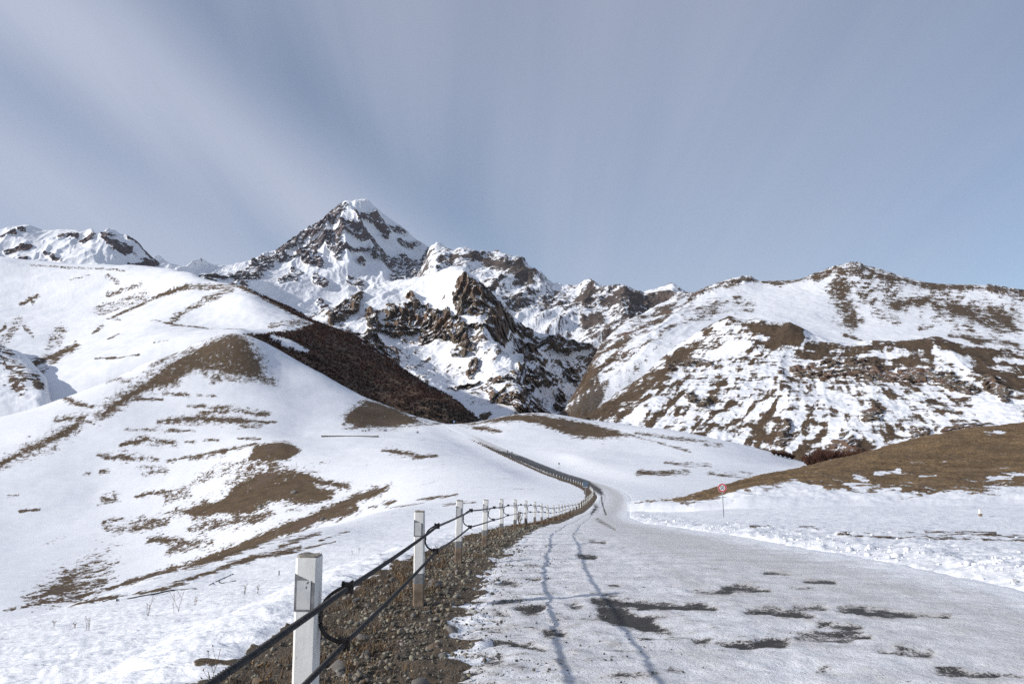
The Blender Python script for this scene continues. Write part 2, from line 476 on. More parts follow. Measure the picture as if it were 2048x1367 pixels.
def ground_z(x, y):
    u = x / y; j = int(np.clip(np.searchsorted(GY, y) - 1, 0, len(GY) - 2)); b = (y - GY[j]) / (GY[j + 1] - GY[j])
    i = int(np.clip(np.searchsorted(GU, u) - 1, 0, len(GU) - 2)); a = min(max((u - GU[i]) / (GU[i + 1] - GU[i]), 0.), 1.)
    return float((zg[j, i] * (1 - a) + zg[j, i + 1] * a) * (1 - b) + (zg[j + 1, i] * (1 - a) + zg[j + 1, i + 1] * a) * b)
def hit(px, py, ymin=2.0, ymax=900.0):
    """first ground point along a sighting"""
    u, t = ray(px, py); u, t = float(u), float(t); y = ymin
    while y < ymax:
        if EYE + t * y < ground_z(u * y, y):
            return Vector((u * y, y, ground_z(u * y, y)))
        y *= 1.004
    return Vector((u * y, y, ground_z(u * y, y)))

S, P_ = 's', 'p'
bare_ground = [
 (P_, [(470,665),(500,672),(515,700),(540,755),(500,764),(430,748),(390,746),(350,772),(300,788),(250,803),(215,820),(185,848),(190,822),(205,808),(260,775),(290,755),(330,725),(370,700),(420,676)], 14, .8),
 (S, [(470,675,14),(420,700,18),(360,735,16),(300,770,14),(250,795,12),(205,830,10)], 0, 1),
 (S, [(165,828,9),(150,852,10),(128,866,13),(88,886,14),(40,908,10),(-10,932,8)], 0, .8),
 (S, [(126,794,5),(158,808,6),(187,813,4)], 0, 1), (S, [(114,840,5),(165,836,9)], 0, .6),
 (S, [(190,765,3),(225,757,5),(258,762,4)], 0, .5), (S, [(250,740),(262,738)], 3, .7), (S, [(300,735),(350,705)], 5, .45),
 (S, [(375,811,3),(450,816,6),(536,829,4)], 0, .6), (S, [(316,843,4),(400,836,9),(457,840,8),(553,844,2)], 0, .7), (S, [(400,825),(470,822)], 4, .6), (S,[(480,850),(520,852)],4,.3),
 (S, [(249,858,2),(330,860,4),(392,861,1.5)], 0, .7), (S, [(240,890,3),(293,878,8),(352,886,5)], 0, .7), (S, [(369,883),(392,883)], 2.5, .8), (S, [(407,880),(436,880)], 2.5, .8),
 (S, [(195,911,3),(243,914,8),(316,917,3)], 0, .7), (S, [(200,944),(220,943)], 4, .5), (S, [(287,948),(330,941)], 5, .4), (S, [(275,934),(320,933)], 2.2, .5),
 (S, [(272,797),(325,798)], 3, .9), (S, [(322,785),(380,790)], 3, .7), (S, [(395,790),(430,791)], 2, .6), (S, [(475,876),(520,877)], 2, .6), (S, [(430,756),(500,752),(545,760)], 8, .5),
 (P_, [(508,888),(552,882),(579,884),(600,897),(600,906),(575,920),(545,926),(520,922),(490,925),(500,905)], 5, 1),
 (S, [(540,915,9),(470,935,12),(400,958,8)], 0, .35), (S, [(334,922,3),(425,905,4),(512,887,3)], 0, .8), (S, [(380,917),(450,905)], 5, .4),
 (P_, [(558,938),(605,937),(622,941),(646,956),(634,968),(660,972),(693,973),(678,985),(658,997),(611,1014),(576,1008),(540,1006),(517,1027),(494,1034),(440,1030),(400,1040),(331,1024),(380,1010),(440,993),(469,962),(515,942)], 12, 1),
 (S, [(550,930),(470,965)], 12, .4), (S, [(440,1045,10),(380,1060,8),(470,1042,10),(540,1025,8)], 0, .6), (S, [(620,960),(693,972)], 8, .8), (S, [(600,1000),(660,995)], 8, .8),
 (P_, [(784,967),(751,972),(700,990),(640,1018),(560,1048),(480,1082),(400,1112),(330,1140),(400,1134),(480,1108),(560,1076),(640,1046),(690,1034),(722,1024),(716,1006),(760,992),(772,980)], 7, 1),
 (S, [(-20,1227,3),(150,1193,4),(350,1138,6)], 0, .8), (S, [(150,1207,2),(330,1176,5),(480,1122,7),(600,1094,4)], 0, .7), (S, [(440,1132,3),(560,1108,3),(670,1082,1.5)], 0, .5),
 (S, [(640,1080),(700,1060)], 2, .4), (S, [(560,1090,5),(640,1065,3)],0,.5),
 (S, [(772,1007,6),(790,1002,4)], 0, 1), (S, [(832,999,2),(870,995,4),(915,988,2)], 0, .9), (S, [(735,1014),(752,1012)], 3, 1), (S, [(780,1015),(850,1005)], 1.5, .5),
 (S, [(272,993,3),(300,985,5),(340,983,4)], 0, .8), (S, [(205,998,8),(234,993,7)], 0, .4), (S, [(334,995,8),(375,985,9)], 0, .4), (S, [(205,1046),(246,1037)], 4, .7),
 (S, [(215,1060,8),(290,1048,10),(335,1040,6)], 0, .4), (S, [(299,1079,8),(350,1080,10),(395,1090,8)], 0, .7), (S, [(345,1100),(420,1080)], 8, .5),
 (P_, [(75,1196),(95,1165),(130,1140),(170,1125),(215,1115),(222,1135),(230,1160),(200,1180),(150,1198)], 30, .5),
 (S, [(171,947),(180,945)], 3, .5), (S, [(40,1022),(79,1017)], 3, .5), (S, [(15,991),(35,989)], 2, .6),
 (P_, [(731,797),(752,800),(790,812),(840,836),(853,845),(810,853),(766,858),(722,857),(687,849),(688,833),(705,815)], 8, .9),
 (S, [(765,900,4),(800,906,7),(825,908,4)], 0, .8), (S, [(828,913),(872,912)], 4, .7), (S, [(690,857),(880,847)], 2, .5),
 (P_, [(923,847),(991,834),(1039,825),(1090,828),(1142,838),(1193,848),(1244,863),(1258,873),(1203,878),(1142,872),(1108,860),(1080,850),(1032,843),(978,846),(943,852)], 6, 1),
 (S, [(947,854,3),(980,858,6),(1005,864,2)], 0, 1), (S, [(1270,866,3),(1350,876,4),(1443,889,3)], 0, .4), (S, [(1278,946),(1330,946),(1374,944)], 5, .35), (S, [(1193,851),(1380,902)], 2, .5),
 (S, [(1330,925),(1420,930)], 3, .25), (S, [(1420,945),(1500,950)], 4, .25), (S, [(880,1010),(950,1003)], 2, .2),
 (S, [(1680,1068),(1860,1072),(2060,1076)], 5, .0), (S, [(1850,1064),(1990,1066)], 3, .2), (S, [(1900,1075),(2048,1080)], 2, .3), (S, [(1500,1052),(1540,1052)], 2, .1), (S,[(1600,1052),(1640,1055)],2.5,.3),
]
B = patches(PX, PY, bare_ground)
streak = fbm(Xg / 7.0, Yg / 22, zg / 1.1, o=4, seed=51)          # follows the contours
tuft = fbm(Xg / 1.7, Yg / 3.2, o=4, seed=55)
blot = fbm(Xg / 16, Yg / 30, o=4, seed=58)
far_w = sstep(25, 120, Yg)
bare = 0.44 + 0.28 * B + 0.26 * sstep(.45, 1, B) + far_w * (0.22 * streak + 0.26 * tuft + 0.14 * blot)
bare = np.where(B > -1.4, bare, -0.06 + far_w * 0.2 * (streak + tuft + blot * 1.6))
# verge along the fence: gravel near, brown earth far
gd = np.maximum(np.abs(d + 0.22 - 0.12 * fbm(Xg * 0.8, Yg * 0.5, o=3, seed=61)) - np.interp(Yg, [0, 3, 12, 60, 130, 400, 470], [.80, .78, 0.70, .72, 1.0, 1.4, .2]), -1)
grav = sstep(0.32, -0.12, gd + 0.34 * fbm(Xg * 2.2, Yg * 2.2, o=4, seed=63) * np.interp(Yg, [0, 30, 80], [1, .6, .2])) * (1 - sstep(455, 480, Yg))
bare = np.maximum(bare, grav * 1.1)
rockm = 0.5 * sstep(0.2, 0.5, blot) * far_w
surf = np.stack([np.clip(bare, 0, 1), np.clip(rockm, 0, 1), np.clip(grav * (1 - sstep(60, 200, Yg) * 0.6), 0, 1)], -1).reshape(-1, 3)
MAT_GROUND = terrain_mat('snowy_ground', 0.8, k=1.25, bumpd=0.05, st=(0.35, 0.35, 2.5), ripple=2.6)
gme = mesh_np('ground', np.stack([Xg, Yg, zg], -1), grid_quads(*Xg.shape), attrs={'surf': surf})
link('ground', gme, MAT_GROUND, kind='structure')
# the same ground goes on behind and beside the camera and out to the mountains
def apron():
    ys = np.array([-14000, -5000, -1500, -400, -100, -30, -10, -3, 0.0, 0.9, 3, 10, 40, 110, 320, 780, 2500, 7000, 14000])
    xs = np.array([-14000, -6000, -2500, -900, -300, -110, -40, -12, -3.5, -1.5, 0, 3, 6.5, 12, 40, 110, 300, 900, 2500, 6000, 14000.])
    X, Y = np.meshgrid(xs, ys)
    yy = np.clip(Y, 0, 30)
    base = fence_z(yy) - 0.3 - 0.17 * np.clip(-X - 1.8, 0, 130) - 0.35
    Z = np.where(Y > 0.5, base - 0.22 * np.clip(Y - 0.9, 0, 600) - 0.5, base + 0.06 * np.clip(-Y, 0, 300))
    Z = np.where((np.abs(X) > 500) & (Y > 0), np.minimum(Z, -140), Z)
    return X, Y, Z
X, Y, Z = apron()
ap = mesh_np('valley_floor', np.stack([X, Y, Z], -1), grid_quads(*X.shape), attrs={'surf': np.zeros((X.size, 3))})
link('valley_floor', ap, MAT_GROUND, kind='structure')

# ------------------------------------------------------------------ road
def road():
    ys = np.concatenate([np.exp(np.linspace(math.log(0.9), math.log(30), 420))[:-1], np.exp(np.linspace(math.log(30), math.log(600), 330))])
    s = np.linspace(0, 1, 150)
    Sg, Yr = np.meshgrid(s, ys)
    w = road_w(Yr)
    x = fence_x(Yr) + VERGE - 0.25 + Sg * (w + 0.5)
    e = np.minimum(Sg, 1 - Sg) * (w + 0.5)
    z = fence_z(Yr) - 0.02 + 0.02 * np.sin(Sg * math.pi)
    nr = 1 - sstep(15, 60, Yr)
    n1 = fbm(x * 2.3, Yr * 2.3, o=5, seed=71); n2 = fbm(x * 7, Yr * 7, o=3, seed=74)
    px, py = sight(x, Yr, z)
    dark = [
     (S, [(1190,1208,8),(1230,1210,10),(1300,1216,8),(1340,1219,6),(1400,1222,6),(1430,1226,4)], 0, .9),
     (P_, [(1195,1215),(1245,1216),(1262,1230),(1300,1245),(1322,1262),(1350,1276),(1290,1272),(1230,1258),(1212,1250),(1195,1238)], 7, 1),
     (S, [(1490,1232,3),(1530,1232,7),(1570,1236,6),(1625,1242,4)], 0, .9), (S, [(1590,1225),(1650,1225)], 5, .5),
     (S, [(1680,1228,5),(1720,1232,9),(1780,1238,8),(1830,1240,4)], 0, .9), (S, [(1440,1184,3),(1480,1183,6),(1540,1187,3)], 0, .7), (S, [(1380,1188),(1460,1190)], 4, .4),
     (S, [(1530,1152),(1580,1153)], 2.5, .9), (S, [(1610,1169),(1670,1171)], 3, .5), (S, [(1580,1181),(1630,1183)], 3, .9), (S, [(1840,1238),(1900,1242)], 3, .5),
     (S, [(1035,1224,6),(1065,1228,9),(1090,1222,4)], 0, .7), (S, [(1000,1210,6),(1040,1206,6)], 0, .7), (S, [(1090,1277),(1130,1277)], 6, .6), (S, [(1020,1298,4),(1055,1302,7),(1090,1310,3)], 0, .8),
     (S, [(1215,1305,4),(1240,1306,7),(1270,1307,4)], 0, .9), (S, [(1435,1297,4),(1475,1300,7),(1510,1306,4)], 0, .6), (S, [(1520,1295,8),(1565,1296,8)], 0, .7), (S, [(1390,1292),(1420,1293)], 4, .4),
     (S, [(1760,1312),(1780,1314)], 4, .9), (S, [(1800,1312),(1860,1318)], 7, .3), (S, [(1640,1350),(1665,1354)], 6, .6), (S, [(1340,1350),(1380,1356)], 5, .5), (S, [(1880,1355),(1990,1362)], 6, .5), (S,[(1980,1356),(2040,1362)],5,.5),
     (S, [(1160,1118),(1190,1120)], 4, .6), (S, [(1180,1086),(1210,1088)], 2.5, .4), (S, [(1340,1177),(1355,1178)], 2, .8), (S, [(1220,1178),(1240,1178)], 2, .8), (S, [(1060,1163),(1080,1166)], 3, .5),
     (S, [(990,1228,5),(1010,1235,6)], 0, .6), (S, [(960,1300,8),(1010,1290,6)], 0, .4), (S, [(930,1330),(1000,1330)], 8, .35), (S, [(1600,1280),(1700,1285)], 8, .2), (S, [(1640,1265),(1720,1270)], 6, .2),
     (S, [(1010,1085),(1030,1082)], 3, .4), (S, [(1000,1170),(1030,1175)], 6, .3), (S, [(1145,1220),(1160,1222)], 5, .4), (S, [(1705,1284),(1740,1285)],3,.3),
     (S, [(1183,1028,2),(1192,1015,4),(1186,1002,3)], 0, .9), (S, [(1212,1030,1.5),(1204,1005,1.2),(1203,990,1.5)], 0, .8), (S, [(1230,1060,2),(1195,1040,3)], 0, .25),
     (P_, [(1208,990),(1203,978),(1180,962),(1165,948),(1130,935),(1060,915),(1000,900),(960,884),(955,884),(1000,908),(1060,932),(1110,953),(1150,972),(1178,985),(1190,988)], 3, 1),
    ]
    Bd = patches(px, py, dark)
    near = 1 - sstep(40, 90, Yr)
    stre = fbm(x * 0.55, Yr * 2.4, o=5, seed=77, gain=.6)
    bare = 0.49 + 0.28 * Bd + .12 * sstep(.5, 1, Bd) + near * (0.22 * n1 + 0.14 * n2 + 0.22 * stre) + (1 - near) * 0.3 * fbm(x * 1.2, Yr * .35, o=3, seed=79)
    spots = -0.20 + 0.55 * np.clip(stre, 0, 1) + 0.24 * n1 + 0.12 * n2
    left = np.exp(-((x - fence_x(Yr) - 1.4) / 1.3) ** 2)
    bare = np.where(Bd > -1.4, np.maximum(bare, 0), 0)
    bare = np.maximum(bare, near * (spots + 0.07 + 0.24 * left * (1 - sstep(8, 25, Yr))))
    bare = np.where(Yr > 460, np.minimum(bare, .35), bare)
    # ragged gravel at the left edge
    bare = np.maximum(bare, sstep(0.55, 0.05, (x - fence_x(Yr) - VERGE + 0.40) + 0.42 * n1 + 0.3 * n2) * np.interp(Yr, [0, 30, 90], [1, .95, .5]))
    # polished, slightly dirty wheel band
    uu = (x - fence_x(Yr)) / (VERGE + w)
    pol = np.exp(-((uu - 0.66) / 0.2) ** 2) * sstep(0.25, 0.9, 1 - (1 - np.clip((Yr - 7) / 14, 0, 1)) * np.clip(1.15 - uu, 0, 1))
    pol = np.clip(pol + 0.3 * n1 * pol, 0, 1)
    bare_c = np.clip(bare, 0, 1)
    tn = fbm(x * 1.4, Yr * .22, o=4, seed=83)
    track = sum(np.exp(-((uu - c + .012 * tn) / w_) ** 2) * a_ for c, w_, a_ in ((.24, .018, .5), (.33, .02, .7), (.46, .022, .8), (.56, .02, .7), (.68, .025, .9), (.78, .02, .8), (.88, .025, .7)))
    track = np.clip(track * (.55 + .9 * tn), 0, 1)
    z = z + nr * (0.022 * n1 + 0.010 * n2) * (1 - 0.75 * pol) * (1 - 0.5 * bare_c) - 0.02 * nr * sstep(.45, .6, bare_c)
    z = z + 0.045 * sstep(0.0, 0.6, e) - 0.07 * sstep(0.22, 0.0, e)
    er = (1 - Sg) * (w + .5); el = Sg * (w + .5)
    clean = np.maximum(sstep(1.7, .5, er + .55 * n1 + .2 * n2), sstep(1.1, .4, el + .5 * n1) * sstep(60, 110, Yr) * (1 - sstep(150, 190, Yr)))
    clean = np.maximum(clean * (1 - bare_c * .6), sstep(455, 500, Yr))
    me = mesh_np('road', np.stack([x, Yr, z], -1), grid_quads(*x.shape), attrs={'edge': np.stack([clean] * 3, -1).reshape(-1, 3), 'surf': np.stack([bare_c, pol, track], -1).reshape(-1, 3)})
    m, t, b = new_mat('road_snow_ice')
    a = attr(t, 'surf')
    n_f = noise(t, 42, 5, 0.7); n_m = noise(t, 7, 6, 0.68); n_l = noise(t, 1.6, 6, 0.66, stretch=(0.45, 1.6, 1), dist=.5); n_g = noise(t, 160, 2, .6)
    bb = M(t, 'ADD', a[0], M(t, 'MULTIPLY', M(t, 'MULTIPLY', M(t, 'SUBTRACT', n_m, 0.5), M(t, 'SUBTRACT', 1.0, M(t, 'MULTIPLY', a[1], 0.6))), 1.35))
    bb = M(t, 'ADD', bb, M(t, 'MULTIPLY', M(t, 'MULTIPLY', M(t, 'SUBTRACT', n_f, 0.5), M(t, 'SUBTRACT', 1.0, M(t, 'MULTIPLY', a[1], 0.6))), 1.1))
    hard = ramp(t, bb, 0.46, 0.70)
    dirt = ramp(t, bb, 0.12, 0.62)
    speck = M(t, 'MULTIPLY', ramp(t, noise(t, 20, 4, .68), .60, .70), ramp(t, noise(t, 1.1, 4, .6, stretch=(.7, 1.4, 1)), .46, .60))
    speck = M(t, 'MAXIMUM', speck, M(t, 'MULTIPLY', ramp(t, noise(t, 55, 3, .65), .66, .73), .7))
    snow = mixc(t, ramp(t, n_l, 0.35, 0.7), (0.83, 0.84, 0.87), (0.62, 0.62, 0.64))
    snow = mixc(t, M(t, 'MULTIPLY', ramp(t, n_m, 0.42, 0.70), 0.5), snow, (0.52, 0.51, 0.50))
    ice = mixc(t, ramp(t, n_l, 0.3, 0.7), (0.60, 0.59, 0.575), (0.50, 0.485, 0.465))
    snow = mixc(t, M(t, 'MULTIPLY', a[1], 0.75), snow, ice)
    snow = mixc(t, M(t, 'MULTIPLY', a[2], 0.5), snow, (0.50, 0.485, 0.46))
    blot = ramp(t, noise(t, .7, 6, .7, stretch=(.6, 1.8, 1), dist=.6), .50, .72)
    snow = mixc(t, M(t, 'MULTIPLY', blot, 0.55), snow, (0.47, 0.455, 0.44))
    snow = mixc(t, M(t, 'MULTIPLY', dirt, 0.62), snow, (0.37, 0.335, 0.295))
    snow = mixc(t, M(t, 'MULTIPLY', speck, 0.8), snow, (0.13, 0.115, 0.10))
    asph = mixc(t, ramp(t, n_g, 0.35, 0.7), (0.028, 0.027, 0.026), (0.085, 0.078, 0.07))
    final = mixc(t, hard, snow, asph)
    t.links.new(mixc(t, attr(t, 'edge')[0], final, SNOW), b.inputs['Base Color'])
    rr = t.nodes.new('ShaderNodeMapRange'); t.links.new(a[1], rr.inputs[0]); rr.inputs[3].default_value = .62; rr.inputs[4].default_value = .42
    t.links.new(rr.outputs[0], b.inputs['Roughness'])
    bump(t, b, M(t, 'ADD', M(t, 'MULTIPLY', n_f, .4), M(t, 'ADD', n_m, M(t, 'MULTIPLY', hard, -.4))), 0.035, 0.9)
    link('road', me, m, kind='structure')
road()

# ================================================================== HILLS AND MOUNTAINS
def sheet(name, curves, p0, p1, cols, rows, mat, shape=None):
    """surface through surveyed contour lines (near to far); shape(px,py,X,Y,Z,s) -> X,Y,Z,surf"""
    q0, q1 = max(p0, -130), min(p1, 2180)
    us = np.linspace(float(ray(q0, 750)[0]), float(ray(q1, 750)[0]), cols)
    if p0 < q0: us = np.concatenate([np.linspace(float(ray(-1100, 750)[0]), us[0], 50)[:-1], us])      # goes on beyond the view
    if p1 > q1: us = np.concatenate([us, np.linspace(us[-1], float(ray(3150, 750)[0]), 50)[1:]])
    cols = len(us)
    YK, ZK = [], []
    for c in curves:
        pu, pt = ray([q[0] for q in c], [q[1] for q in c]); py_ = np.array([q[2] for q in c], float)
        o = np.argsort(pu)
        yk = pchip(pu[o], py_[o], us) if len(c) > 1 else np.full(cols, py_[0])
        tk = pchip(pu[o], pt[o], us) if len(c) > 1 else np.full(cols, pt[0])
        YK.append(yk); ZK.append(tk * yk)
    YK, ZK = np.array(YK), np.array(ZK)
    for i in range(1, len(YK)):
        YK[i] = np.maximum(YK[i], YK[i - 1] * 1.004 + 0.5)
    h = np.diff(YK, axis=0); dlt = np.diff(ZK, axis=0) / h
    D = np.zeros_like(ZK)
    w1 = 2 * h[1:] + h[:-1]; w2 = h[1:] + 2 * h[:-1]
    with np.errstate(divide='ignore', invalid='ignore'):
        dd = (w1 + w2) / (w1 / dlt[:-1] + w2 / dlt[1:])
    D[1:-1] = np.where(dlt[:-1] * dlt[1:] > 0, dd, 0)
    D[0], D[-1] = dlt[0], dlt[-1]
    Ys, Zs, Ss = [], [], []
    for i, n in enumerate(rows):
        t = np.linspace(0, 1, n, endpoint=(i == len(rows) - 1))[:, None]
        Ys.append(YK[i] + t * h[i])
        Zs.append((1 + 2 * t) * (1 - t) ** 2 * ZK[i] + t * (1 - t) ** 2 * h[i] * D[i] + t * t * (3 - 2 * t) * ZK[i + 1] + t * t * (t - 1) * h[i] * D[i + 1])
        Ss.append(i + t + 0 * us)
    Y = np.vstack(Ys); Z = np.vstack(Zs) + EYE; s = np.vstack(Ss)
    X = us[None] * Y
    px, py = sight(X, Y, Z)
    X, Y, Z, surf = shape(px, py, X, Y, Z, s)
    me = mesh_np(name, np.stack([X, Y, Z], -1), grid_quads(*X.shape), attrs={'surf': np.clip(surf, 0, 1).reshape(-1, 3)})
    o = link(name, me, mat, kind='structure')
    return X, Y, Z, px, py

def toward(X, Y, Z, amt):
    L = np.sqrt(X * X + Y * Y)
    return X - X / L * amt, Y - Y / L * amt, Z

# ---- right brown hill by the speed sign
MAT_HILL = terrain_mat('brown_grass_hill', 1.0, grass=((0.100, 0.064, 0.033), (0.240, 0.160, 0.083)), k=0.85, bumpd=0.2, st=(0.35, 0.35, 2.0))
def shp_rhill(px, py, X, Y, Z, s):
    vis = sstep(0.3, 1.2, s)
    Z = Z + vis * (0.35 * fbm(X / 9, Y / 9, o=5, seed=101) + 0.10 * fbm(X / 1.2, Y / 1.2, o=3, seed=104))
    low = np.interp(px, [1280, 1350, 1420, 1475, 1490, 1515, 1545, 1580, 1600, 1660, 1750, 1800, 1900, 2048, 2300], [998, 997, 1003, 988, 990, 984, 978, 966, 975, 988, 990, 1002, 1001, 996, 996])
    st = fbm(X / 3.5, Y / 9, Z / 0.4, o=4, seed=107)
    b = 0.5 + np.clip((low - py) / 16, -1, 1) * 0.55 + 0.30 * st + 0.2 * fbm(X / 1.3, Y / 3, o=4, seed=113)
    sn = patches(px, py, [(S, [(1690,968,3),(1720,966,4)],0,.8), (S, [(1760,985),(1830,990)],4,.5), (S,[(1700,975),(1800,978)],3,.3), (S,[(1850,995),(1990,980),(2048,985)],7,.5), (S,[(1970,865),(2010,862)],2.5,1),
         (S,[(1840,955),(1870,952)],2.5,.9), (S,[(1590,970),(1640,980)],5,.4), (S,[(1880,925),(1900,924)],2,.7), (S,[(1750,945),(1800,940)],2.5,.4), (S,[(1710,950),(1740,965)],4,.5), (S,[(1550,985),(1700,992)],4,.6), (S,[(1980,955),(2048,945)],4,.3)])
    b = b - np.where(sn > -1.4, np.clip(0.28 + 0.45 * sn + 0.7 * st + .5 * fbm(X / 1.1, Y / 2.2, o=4, seed=112), 0, 1), 0)
    b = b - 0.10 * (fbm(X / 2, Y / 6, o=3, seed=109) > 0.42) - .22 * sstep(915, 995, py) * sstep(1550, 1700, px) - .08
    return X, Y, Z, np.stack([b, 0.25 * sstep(0.1, .4, st), 0 * b], -1)
sheet('brown_hill', [
    [(1260, 1090, 74), (1350, 1080, 70), (1500, 1075, 64), (1800, 1075, 62), (2300, 1080, 60)],
    [(1260, 1006, 86), (1350, 999, 84), (1420, 1002, 80), (1500, 990, 80), (1600, 990, 80), (1800, 1003, 76), (2048, 998, 76), (2300, 995, 75)],
    [(1260, 1003, 90), (1350, 996.5, 90), (1450, 976, 95), (1600, 955, 102), (1800, 940, 110), (2048, 925, 112), (2300, 910, 112)],
    [(1260, 1003, 96), (1350, 996, 97), (1400, 984, 100), (1450, 967, 108), (1500, 956, 115), (1560, 944, 122), (1640, 929, 132), (1700, 914, 140), (1850, 873, 155), (1950, 855, 160), (2048, 843, 165), (2300, 820, 170)],
    [(1260, 1010, 130), (1350, 1005, 135), (1700, 960, 230), (2048, 940, 260), (2300, 940, 270)]],
    1250, 2300, 420, [8, 60, 110, 16], MAT_HILL, shp_rhill)

# ---- left hillside above the valley, with the wooded flank
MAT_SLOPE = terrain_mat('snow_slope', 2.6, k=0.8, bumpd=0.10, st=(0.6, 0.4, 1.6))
def shp_left(px, py, X, Y, Z, s):
    Z = Z + sstep(0.2, 1.0, s) * (4.5 * fbm(X / 170, Y / 170, o=5, seed=121) + 0.5 * fbm(X / 22, Y / 22, o=4, seed=124))
    wood = poly(px, py, [(484,572),(560,608),(625,638),(700,668),(780,716),(860,768),(920,808),(955,836),(960,870),(880,860),(780,830),(640,760),(560,715),(480,676),(540,667),(600,657),(628,645),(560,616)], 10)
    gap = stroke(px, py, [(545,678,8),(580,690,10),(612,702,5)])
    wood = np.minimum(wood, -gap)
    lst = [(S, [(225,636,2),(317,591,3.5),(373,572,4)],0,.9), (S,[(215,588,5),(280,568,5)],0,.3), (S,[(344,642,4),(415,601,7),(464,578,6)],0,.25), (S,[(378,573),(478,572)],5,.3),
           (S,[(42,608,4),(75,590,4)],0,.7), (S,[(60,595),(66,605)],4,.8), (S,[(0,660,4),(12,650,3)],0,.6), (S,[(95,735,7),(134,694,6)],0,.3), (S,[(5,690),(38,640)],7,.12), (S,[(120,660),(85,735)],10,.05),
           (S,[(190,721),(230,718),(278,717)],1.8,.5), (S,[(215,640),(240,641)],1.8,.9), (S,[(300,643),(366,648)],1.6,.7), (S,[(366,648),(490,661)],1.2,.4), (S,[(540,652,5),(615,640,7)],0,.25), (S,[(185,665),(205,652)],2.5,.3), (S,[(215,680),(238,670)],2,.5),
           (S,[(308,687),(336,685)],2,.7), (S,[(48,650,4),(55,660,5),(65,675,3)],0,.35), (S,[(150,690),(60,730)],8,-.05), (S,[(60,530),(250,541)],2,.15), (S,[(215,552),(235,560)],5,.1), (S,[(140,560),(180,550)],2,.1), (S,[(235,640),(225,637)],3,.6),
           (S,[(200,620),(290,590)],9,.05), (S,[(480,573,4),(500,582,5),(560,613,4),(625,641,4)],0,.9)]
    B = patches(px, py, lst)
    st = fbm(X / 26, Y / 70, Z / 4, o=4, seed=127); tf = fbm(X / 5, Y / 9, Z / 5, o=4, seed=129)
    b = np.where(B > -1.4, 0.46 + 0.36 * B + 0.24 * st + 0.28 * tf, -0.12 + 0.26 * (st + tf))
    wv = sstep(-0.3, 0.3, wood + 0.5 * tf)
    b = np.maximum(b, wv * (0.9 + 0.3 * tf))
    return X, Y, Z, np.stack([b, wv * 0.7, 0 * b], -1)
LS = sheet('left_hillside', [
    [(-300, 900, 620), (0, 900, 640), (250, 860, 760), (470, 760, 840), (700, 850, 800), (900, 900, 760), (1000, 930, 700)],
    [(-300, 800, 800), (0, 790, 820), (120, 770, 840), (250, 730, 880), (470, 666, 940), (560, 705, 930), (640, 755, 910), (780, 830, 870), (880, 862, 830), (960, 880, 800), (1000, 900, 780)],
    [(-300, 690, 1150), (0, 690, 1150), (100, 700, 1100), (200, 680, 1120), (350, 645, 1150), (500, 655, 1080), (560, 655, 1080), (640, 690, 1050), (780, 768, 980), (880, 826, 900), (960, 865, 840), (1000, 890, 820)],
    [(-300, 610, 1600), (0, 615, 1600), (100, 618, 1560), (200, 615, 1500), (300, 600, 1420), (400, 588, 1340), (480, 590, 1260), (560, 622, 1200), (640, 655, 1150), (780, 734, 1050), (880, 800, 960), (960, 855, 880), (1000, 885, 850)],
    [(-300, 515, 2500), (0, 520, 2450), (60, 527, 2400), (150, 533, 2300), (250, 540, 2150), (330, 546, 2000), (380, 556, 1800), (420, 567, 1600), (490, 574, 1420), (530, 594, 1360), (560, 608, 1320), (600, 626, 1280), (640, 643, 1240), (700, 670, 1190), (780, 718, 1120), (860, 770, 1030), (920, 811, 960), (948, 836, 920), (1000, 880, 880)],
    [(-300, 600, 3400), (0, 600, 3300), (380, 640, 2500), (490, 680, 1900), (700, 780, 1500), (948, 900, 1150), (1000, 930, 1100)]],
    -300, 1000, 620, [8, 80, 70, 60, 12], MAT_SLOPE, shp_left)

# ---- shaded spur at the far left edge
def shp_spur(px, py, X, Y, Z, s):
    Z = Z + sstep(0.2, 1, s) * (5 * fbm(X / 90, Y / 90, o=5, seed=141) + .6 * fbm(X / 9, Y / 9, o=3, seed=144))
    B = patches(px, py, [(S,[(0,700,8),(30,730,10),(50,755,8)],0,.25), (S,[(25,760,10),(40,780,8)],0,.35), (S,[(60,745),(75,770)],8,.1)])
    tf = fbm(X / 7, Y / 9, Z / 7, o=4, seed=147)
    b = np.where(B > -1.4, 0.5 + .4 * B + .8 * tf, -.2 + .5 * tf)
    return X, Y, Z, np.stack([b, 0.6 + 0 * b, 0 * b], -1)
sheet('shaded_spur', [
    [(-300, 960, 560), (0, 900, 600), (60, 870, 640), (95, 850, 660), (130, 860, 665)],
    [(-300, 830, 700), (0, 800, 700), (40, 800, 700), (70, 800, 700), (95, 815, 690), (130, 840, 680)],
    [(-300, 640, 1080), (-80, 655, 1060), (0, 690, 1020), (40, 708, 980), (75, 738, 930), (90, 752, 890), (105, 810, 800), (130, 850, 740)],
    [(-300, 760, 1300), (0, 760, 1180), (75, 800, 1040), (95, 840, 930), (130, 900, 800)]],
    -300, 130, 180, [20, 90, 14], MAT_SLOPE, shp_spur)

